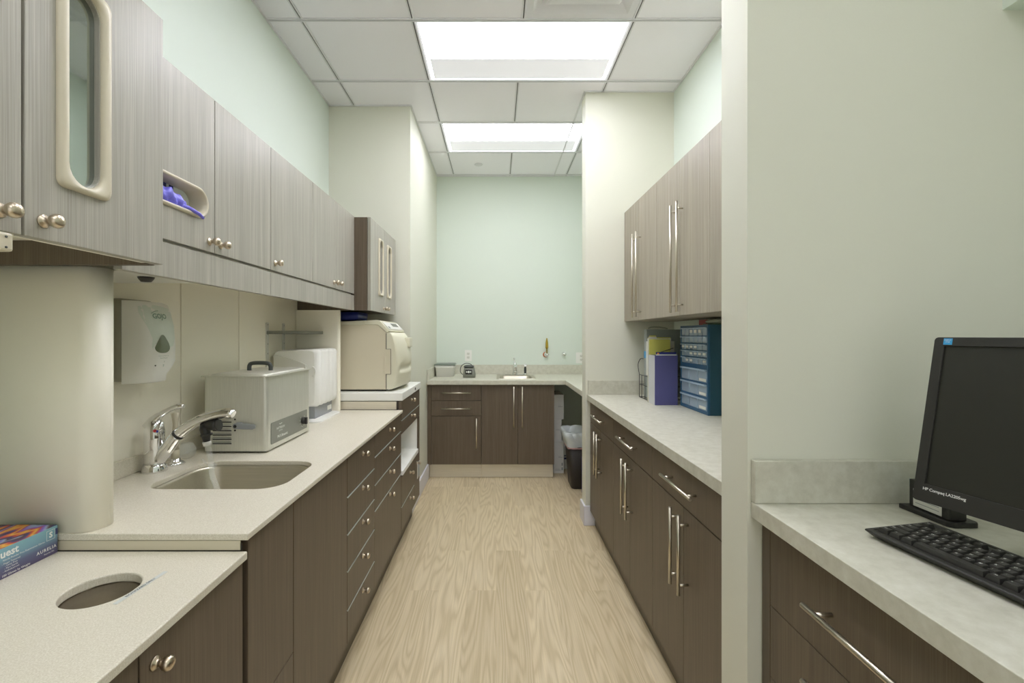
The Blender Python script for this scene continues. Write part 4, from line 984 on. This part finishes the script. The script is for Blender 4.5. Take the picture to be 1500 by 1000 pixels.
MB().plate([rrect(.09, .30, 4.79, 4.84, .024, 5)], 'z', .9355, .942).build('deck_plate', 'chrome', t, .001)
MB().lathe((.195, 4.815, .942), [(0, 0), (.026, 0), (.024, .03), (.021, .075), (.022, .1), (.014, .118), (0, .122)], 'z', 20).build('body', 'chrome', t)
MB().tube(spline([(.195, 4.80, .99), (.195, 4.76, 1.03), (.195, 4.70, 1.04), (.195, 4.65, 1.02)]), lerp_r([.016, .014, .012, .012], 8), 12).build('spout', 'chrome', t)
MB().tube(spline([(.195, 4.815, 1.055), (.192, 4.822, 1.085), (.186, 4.83, 1.112)]), lerp_r([.012, .007, .009], 8), 10).build('lever', 'chrome', t)
t = thing('side_sprayer', 'chrome side sprayer beside the small faucet', 'sprayer', (.30, 4.82, .936))
MB().lathe((.302, 4.815, .9425), [(0, 0), (.022, 0), (.018, .008), (.011, .014), (0, .014)], 'z', 18).build('base', 'chrome', t)
MB().lathe((.302, 4.815, .957), [(0, 0), (.012, 0), (.014, .03), (.012, .055), (.009, .065), (0, .066)], 'z', 16).build('grip', 'darkgrey', t)
MB().tube([(.302, 4.822, 1.02), (.302, 4.812, 1.034), (.302, 4.795, 1.04)], [.010, .016, .013], 14).build('head', 'chrome', t)
# container with lid
t = thing('storage_box', 'small white plastic box with grey-green lid on the end-wall counter', 'box', (-.52, 4.75, .93))
bq = lambda i, z: [(x, y, z) for x, y in rrect(-.622 + i, -.424 - i, 4.65 + i, 4.85 - i, .015, 4)]
MB().loft([bq(.014, .9308), bq(.006, 1.02), bq(.0, 1.022), bq(.0, 1.046)], cap0=True, cap1=True).build('tub', 'white', t)
MB().loft([bq(-.006, 1.0465), bq(-.008, 1.052), bq(.004, 1.062)], cap0=True, cap1=True).build('lid', 'lid', t)
# little device
t = thing('warmer', 'small grey countertop device with black dial face and loop cable', 'device', (-.275, 4.62, .93))
L = lambda i, z: [(x, y, z) for x, y in rrect(-.330 + i, -.210 - i, 4.56 + i, 4.68 - i, .012, 4)]
MB().loft([L(.0, .9308), L(-.002, .96), L(.008, 1.02), L(.014, 1.026)], cap0=True, cap1=True).build('housing', 'grey_pan', t)
L = lambda i, z: [(x, y, z) for x, y in rrect(-.322 + i, -.226 - i, 4.57 + i, 4.67 - i, .02, 4)]
MB().loft([L(.006, 1.0265), L(-.004, 1.032), L(0, 1.046), L(.018, 1.052)], cap0=True, cap1=True).build('lid', 'darkgrey', t)
MB().box(-.306, -.240, 4.5545, 4.5585, .965, 1.01).build('dial_face', 'blackm', t)
dl = MB().lathe((-.273, 4.554, .988), [(0, 0), (.012, 0), (.01, .008), (0, .008)], '-y', 18)
for s in (-1, 1): dl.box(-.273 + s * .02 - .004, -.273 + s * .02 + .004, 4.5535, 4.554, .98, .998)
dl.build('dial', 'ink_white', t)
MB().tube(spline([(-.335, 4.63, .955), (-.362, 4.64, .985), (-.352, 4.64, 1.04), (-.31, 4.64, 1.067), (-.262, 4.64, 1.062), (-.245, 4.64, 1.047)]), .0035, 8).build('cable', 'black', t)
# outlets and valves
def outlet(x, y, z, label, sw=False, w=.075):
    t = thing('wall_outlet', label, 'outlet', (x, y, z), group='white wall plates on the end wall')
    p = MB().plate([rrect(x - w / 2, x + w / 2, z - .06, z + .06, .004, 3)], 'y', y - .006, y - .0005).build('cover_plate', 'white', t, .001)
    for s in (-.02, .02):
        q = MB().plate([rrect(x - .016, x + .016, z + s - .014, z + s + .014, .006, 4)], 'y', y - .009, y - .0062)
        q.box(x - .008, x - .006, y - .0094, y - .009, z + s - .002, z + s + .006, 1); q.box(x + .006, x + .008, y - .0094, y - .009, z + s - .002, z + s + .006, 1); q.lathe((x, y - .009, z + s - .007), [(0, 0), (.0022, 0), (.0022, .0004), (0, .0004)], '-y', 8, 1)
        q.build('socket', ['whitegrey', 'darkgrey'], t)
outlet(-.305, 5.02, 1.13, 'white wall outlet on the end wall above the small grey device')
outlet(.925, 5.02, 1.105, 'white wall plate on the end wall partly hidden by the right pier', w=.115)
t = thing('shutoff_valve', 'chrome wall valve with tall brass water-hammer tube and copper ring, end wall', 'valve', (.54, 5.02, 1.15))
MB().lathe((.537, 5.0195, 1.140), [(0, 0), (.030, 0), (.029, .006), (.018, .012), (0, .012)], '-y', 22).build('flange', 'copper', t)
MB().lathe((.543, 5.007, 1.143), [(0, 0), (.026, 0), (.024, .01), (.012, .018), (.011, .04), (0, .041)], '-y', 22).build('stem', 'chrome', t)
MB().tube([(.53, 4.965, 1.143), (.568, 4.965, 1.143)], [.011, .009], 14).build('handle', 'chrome', t)
MB().lathe((.547, 4.985, 1.155), [(0, 0), (.007, 0), (.007, .045), (.010, .047), (.010, .055), (.016, .058), (.016, .075), (.0145, .11), (.012, .13), (.007, .155), (.006, .165), (0, .166)], 'z', 16).build('brass_tube', 'brass', t)
t = thing('shutoff_valve', 'plain chrome wall valve without brass tube, right of the brass one', 'valve', (.73, 5.02, 1.15))
MB().lathe((.737, 5.0195, 1.146), [(0, 0), (.027, 0), (.026, .006), (.014, .014), (.012, .045), (0, .046)], '-y', 22).build('flange', 'chrome', t)
MB().tube([(.715, 4.965, 1.147), (.752, 4.965, 1.147)], [.012, .009], 14).build('handle', 'chrome', t)
MB().tube([(.74, 4.975, 1.15), (.74, 4.975, 1.17)], .008, 10).build('outlet_nipple', 'chrome', t)
# panel closing off the void below the counter + cartons + bin
for i, (a, b, yy, xx, lb) in enumerate(((.0005, .311, 4.51, .661, 'tall white carton standing on the floor, bottom of the stack of three'), (.3125, .528, 4.52, .641, 'white carton in the middle of the stack under the counter corner'), (.5290, .769, 4.515, .662, 'white carton on top of the stack of three under the counter corner'))):
    t = thing('carton', lb, 'box', (.6, yy + .1, a), group='white cartons stacked under the end counter')
    MB().box(max(.547, xx - .10), xx, yy, yy + .3, a, b).build('carton_body', 'carton', t, .002)
    p = MB(); 
    if i == 0:
        for s in (0, .045): p.box(xx - .022, xx - .010, yy - .0006, yy - .0001, a + .03 + s, a + .058 + s)
        p.box(xx - .085, xx - .03, yy - .0006, yy - .0001, a + .03, a + .033); p.box(xx - .085, xx - .04, yy - .0006, yy - .0001, a + .04, a + .042)
    p.box(xx - .055, xx - .012, yy - .0006, yy - .0001, (a + b) / 2, (a + b) / 2 + .003); p.box(xx - .055, xx - .03, yy - .0006, yy - .0001, (a + b) / 2 + .01, (a + b) / 2 + .012)
    p.build('print', 'grey_pl', t)
t = thing('carton', 'small white carton with blue stripes on the floor behind the waste bin', 'box', (.73, 4.75, 0), group=None)
MB().box(.68, .84, 4.65, 4.8, .0005, .235).build('carton_body', 'carton', t, .002)
MB().box(.685, .835, 4.649, 4.6498, .13, .14).box(.685, .835, 4.649, 4.6498, .10, .118).build('stripe', 'navy', t)
t = thing('waste_bin', 'black waste bin with a white liner under the return of the end counter', 'waste bin', (.78, 4.12, 0))
def cr(x0, x1, y0, y1, z, r=.03): return [(x, y, z) for x, y in rrect(x0, x1, y0, y1, r, 5)]
MB().loft([cr(.665, .90, 4.045, 4.255, .0005), cr(.66, .905, 4.04, 4.26, .01), cr(.63, .945, 4.01, 4.29, .42), cr(.634, .941, 4.014, 4.286, .42), cr(.664, .901, 4.044, 4.256, .02)], cap0=True, cap1=True).build('bin', 'can', t)
WN = 84
def wav(x0, x1, y0, y1, z, r, amp, seed):
    P = []
    Q = rrect(x0, x1, y0, y1, r, 5)
    for i, q in enumerate(Q):
        e = Q[(i + 1) % len(Q)]; m_ = max(1, int(math.dist(q, e) / .015))
        P += [(q[0] + (e[0] - q[0]) * j / m_, q[1] + (e[1] - q[1]) * j / m_) for j in range(m_)]
    while len(P) > WN: P.pop()
    while len(P) < WN: P.append((P[-1][0] * .5 + Q[0][0] * .5, P[-1][1] * .5 + Q[0][1] * .5))
    out = []
    for k, (x, y) in enumerate(P):
        n1 = mn.noise(Vector((x * 24 + seed, y * 24, z * 9))) + .5 * mn.noise(Vector((x * 60, y * 60 + seed, z * 30))); cx, cy = (x0 + x1) / 2, (y0 + y1) / 2
        out.append((x + (x - cx) * amp * n1 * 6, y + (y - cy) * amp * n1 * 6, z + amp * n1))
    return out
MB().loft([wav(.624, .951, 4.004, 4.296, .372, .03, .010, 1), wav(.623, .952, 4.003, 4.297, .36, .03, .006, 1)], cap0=False, cap1=False).build('liner_hem', 'pinkrim', t)
MB().loft([wav(.618, .957, 3.998, 4.302, .375, .03, .012, 2), wav(.614, .961, 3.994, 4.306, .41, .03, .008, 3), wav(.60, .975, 3.98, 4.32, .455, .03, .012, 4), wav(.596, .98, 3.98, 4.325, .50, .03, .018, 5), wav(.615, .955, 4.0, 4.30, .51, .03, .01, 6), wav(.65, .92, 4.04, 4.26, .44, .03, .012, 7), wav(.66, .91, 4.05, 4.25, .30, .03, .01, 8)], cap0=False, cap1=True).build('liner', 'liner', t)
o = bxo('storage_bin', (.735, .95, 3.76, 3.97, .0005, .31), 'purplebin', None, .004, org=(.8, 3.86, 0)); tag(o, 'blue-violet box on the floor in front of the waste bin, mostly hidden by the pier', 'box')

# ---------------------------------------------------------------- NEAR DESK (right)
ct = thing('countertop', 'pale stone-look desk counter carrying the keyboard and monitor, nearest on the right', 'countertop', (1.0, .5, .89))
MB().box(.645, 1.343, -.9, 1.168, .89, .93).build('slab', 'concrete', ct, .0015)
MB().box(.645, 1.343, 1.148, 1.1685, .9305, 1.036).build('backsplash', 'concrete', ct, .0015)
MB().box(1.322, 1.343, -.9, 1.147, .9305, 1.036).build('backsplash', 'concrete', ct, .0015)
DX = .672
t = thing('desk_cabinet', 'brown drawer cabinet with bar handles under the desk counter, nearest on the right', 'cabinet', (1.0, .8, 0))
MB().box(DX + .0195, 1.34, .42, 1.165, .10, .888).build('body', 'wood', t)
MB().box(DX, DX + .019, 1.132, 1.165, .10, .888).build('filler', 'wood', t, .001)
MB().box(DX + .04, DX + .05, .42, 1.165, .002, .099).build('toe_kick', 'wood', t)
for a, b, hz in ((.888, .690, .79), (.688, .515, .632), (.513, .30, .42), (.298, .108, .22)):
    d = MB().box(DX, DX + .019, .475, 1.130, b, a).build('drawer', 'wood', t, .0008)
    bar_handle(d, DX, (.803, hz), .31, False, (-1, 0, 0), .0062, .036)
t = thing('desk_cabinet', 'brown desk cabinet beyond the frame edge, toward the rear of the room', 'cabinet', (1.0, -.2, 0))
MB().box(DX + .0195, 1.34, -.89, .418, .10, .888).build('body', 'wood', t)
d = MB().box(DX, DX + .019, -.2, .47, .108, .888).build('door', 'wood', t, .0008)

# --- keyboard
KA = math.radians(-82.5)
t = thing('keyboard', 'black full-size computer keyboard on the desk counter', 'keyboard', (.770, .965, .9303), KA)
KW, KD = .455, .158
def kz(y): return .016 + .006 * (y / KD)
cs = MB(); e = .004
ring1 = [(.012, .012, .002), (KW - .012, .012, .002), (KW - .012, KD - .01, .002), (.012, KD - .01, .002)]
ring2 = [(0, 0, .0135), (KW, 0, .0135), (KW, KD, .020), (0, KD, .020)]
ring3 = [(.002, .002, .0165), (KW - .002, .002, .0165), (KW - .002, KD - .002, .0225), (.002, KD - .002, .0225)]
ring4 = [(.008, .014, .0165), (KW - .008, .014, .0165), (KW - .008, KD - .008, .0222), (.008, KD - .008, .0222)]
ring5 = [(.009, .015, .0145), (KW - .009, .015, .0145), (KW - .009, KD - .009, .0202), (.009, KD - .009, .0202)]
cs.loft([ring1, ring2, ring3, ring4, ring5], cap0=True, cap1=True, smooth=False); cs.build('case', 'black', t, .0012, local=True)
ft = MB()
for x in (.03, KW - .06):
    for y in (.02, KD - .025): ft.box(x, x + .03, y, y + .008, 0.0003, .0019)
ft.build('foot', 'blackm', t, local=True)
U = .01875
rows = [
    (.0175, [('Ctrl', 1.25), ('*', 1.25), ('Alt', 1.25), ('', 6.25), ('Alt', 1.25), ('*', 1.25), ('=', 1.25), ('Ctrl', 1.25)]),
    (.0175 + U, [('Shift', 2.25)] + [(c, 1) for c in 'ZXCVBNM,./'] + [('Shift', 2.75)]),
    (.0175 + 2 * U, [('Caps', 1.75)] + [(c, 1) for c in "ASDFGHJKL;'"] + [('Enter', 2.25)]),
    (.0175 + 3 * U, [('Tab', 1.5)] + [(c, 1) for c in 'QWERTYUIOP[]'] + [('|', 1.5)]),
    (.0175 + 4 * U, [(c, 1) for c in '`1234567890-='] + [('Bksp', 2)]),
    (.0175 + 5 * U + .007, [('Esc', 1), (None, 1), ('F1', 1), ('F2', 1), ('F3', 1), ('F4', 1), (None, .5), ('F5', 1), ('F6', 1), ('F7', 1), ('F8', 1), (None, .5), ('F9', 1), ('F10', 1), ('F11', 1), ('F12', 1)])]
def keybox(mb, x, w, y, h=U, leg=None):
    z0 = kz(y + h / 2) - .0035; z1 = kz(y + h / 2) + .0062; a, b, c, d = x + .0008, x + w - .0008, y + .0008, y + h - .0008
    i = .0026; k = .0012
    mb.loft([[(a, c, z0), (b, c, z0), (b, d, z0), (a, d, z0)], [(a + .0008, c + .0008, z0 + .004), (b - .0008, c + .0008, z0 + .004), (b - .0008, d - .0004, z0 + .004), (a + .0008, d - .0004, z0 + .004)], [(a + i, c + i * 1.2, z1), (b - i, c + i * 1.2, z1), (b - i, d - k, z1 + .0006), (a + i, d - k, z1 + .0006)]], cap0=False, cap1=True, smooth=False)
    if leg:
        s = .0062 if len(leg) == 1 else .0038
        addtext(mb, leg, (a + (.0065 if len(leg) == 1 else min(.009, w / 2)), (c + d) / 2 + .002, z1 + .0009), (1, 0, 0), (0, 1, 0), s, 1, 1, .0001)
for y, ks in rows:
    x = .0115
    for c, w in ks:
        if c is not None:
            m = MB(); keybox(m, x, w * U, y, U, c or None); m.build('key', ['black', 'ink_white'], t, .0004, local=True)
        x += w * U
rest = MB()
for r in range(5):
    for c in range(7):
        if c == 3 or (c < 3 and r == 2): continue
        keybox(rest, .0115 + 15 * U + .006 + c * U * (1 if c < 3 else .98), U * .98, .0175 + r * U)
o = rest.build('keypad', 'black', t, local=True)
# --- monitor
MA = math.radians(-75.7)
t = thing('monitor', 'black flat-screen monitor tilted back on the desk counter', 'monitor', (.857, .95, .9303), MA)
MWd, MHt, tilt = .49, .338, math.radians(11)
def T(x, y, z):  # screen coordinates (y = depth behind face, z = up the face)
    return (x, y * math.cos(tilt) + z * math.sin(tilt), .084 + z * math.cos(tilt) - y * math.sin(tilt))
def tm(mb): mb.v = [T(*p) for p in mb.v]; return mb
# bezel ring + back shell
hl_ = [(.018, .036), (MWd - .018, .036), (MWd - .018, MHt - .018), (.018, MHt - .018)]
tm(MB().plate([rrect(0, MWd, 0, MHt, .007, 4), hl_], 'y', 0, .012)).build('bezel', 'black', t, .0012, local=True)
tm(MB().plate([[(.0175, .0355), (MWd - .0175, .0355), (MWd - .0175, MHt - .0175), (.0175, MHt - .0175)]], 'y', .004, .0118)).build('screen', 'screen', t, local=True)
r_ = lambda i, y: [(x, y, z) for x, z in rrect(i, MWd - i, i, MHt - i, .01, 4)]
tm(MB().loft([r_(.001, .0122), r_(.003, .03), r_(.03, .05), r_(.07, .06)], cap0=True, cap1=True, smooth=False)).build('back_shell', 'black', t, local=True)
mb = MB().plate([[(.0165, MHt - .0155), (.0315, MHt - .0155), (.0315, MHt - .0025), (.0165, MHt - .0025)]], 'y', -.0006, -.0001)
st = tm(mb).build('sticker', 'blue_sticker', t, local=True)
mb = MB(); addtext(mb, 'HP Compaq LA2205wg', (.052, -.0006, .0265), (1, 0, 0), (0, 0, 1), .0078, 0, .95, .00012); tm(mb).build('model_text', 'ink_white', t, local=True)
mb = MB(); addtext(mb, 'ENERGY', (.024, -.0009, MHt - .006), (1, 0, 0), (0, 0, 1), .0032); addtext(mb, 'STAR', (.024, -.0009, MHt - .010), (1, 0, 0), (0, 0, 1), .0034); tm(mb).build('sticker_text', 'ink_white', st, local=True)
# neck and round foot
MB().tube([(MWd / 2, .135, .02), (MWd / 2, .125, .12), (MWd / 2, .11, .22)], [.022, .02, .02], 16).build('neck', 'black', t, local=True)
MB().tube([(MWd / 2, .068, .24), (MWd / 2, .13, .225)], [.03, .02], 16).build('hinge', 'black', t, local=True)
MB().lathe((MWd / 2 - .02, .15, 0), [(0, .0003), (.095, .0003), (.097, .004), (.092, .012), (.05, .018), (0, .019)], 'z', 40).build('base', 'darkgrey', t, local=True)
MB().tube(spline([(.13, .12, .12), (.125, .13, .075), (.125, .15, .035), (.15, .19, .012), (.20, .29, .006)]), .0042, 8).build('cable', 'black', t, local=True)
# --- small black stand unit behind the monitor
t = thing('dock_unit', 'small black stand unit with a white label, on the desk behind the monitor edge', 'device', (1.02, 1.06, .9303))
MB().plate([[(.982, 1.125), (.987, 1.010), (.995, 1.002), (1.048, 1.002), (1.055, 1.010), (1.055, 1.125)]], 'z', .9305, .9415).build('foot', 'black', t, .002)
MB().box(.996, 1.034, 1.012, 1.112, .9417, 1.005).build('housing', 'black', t, .002)
lbm = MB().box(.9952, .9958, 1.03, 1.10, .945, .985)
for k in range(3): lbm.box(.9948, .9952, 1.036, 1.094, .953 + k * .009, .9545 + k * .009, 1)
lbm.build('label_plate', ['paper', 'grey_pl'], t)
MB().box(.998, 1.03, 1.1125, 1.1132, .985, 1.004).build('blue_tag', 'blue_sticker', t)

# ---------------------------------------------------------------- camera, world, exposure
cam = bpy.data.cameras.new('camera'); co = bpy.data.objects.new('camera', cam); C.objects.link(co)
co.location = (0, 0, 1.35); co.rotation_euler = (PI / 2, 0, 0)
cam.sensor_width = 36; cam.lens = 36 * 675 / 1500; cam.shift_x = 23 / 1500; cam.shift_y = -9 / 1500; cam.clip_start = .02
bpy.context.scene.camera = co
w = bpy.data.worlds.new('world'); bpy.context.scene.world = w; w.use_nodes = True
w.node_tree.nodes['Background'].inputs[0].default_value = (1, 1, 1, 1); w.node_tree.nodes['Background'].inputs[1].default_value = .5  # even white fill that enters by the added opening behind the camera
sc = bpy.context.scene
sc.view_settings.view_transform = 'Standard'; sc.view_settings.look = 'None'; sc.view_settings.gamma = 1; sc.view_settings.use_curve_mapping = False
sc.view_settings.exposure = 1.24
sc.cycles.max_bounces = 14; sc.cycles.diffuse_bounces = 8; sc.cycles.transparent_max_bounces = 12
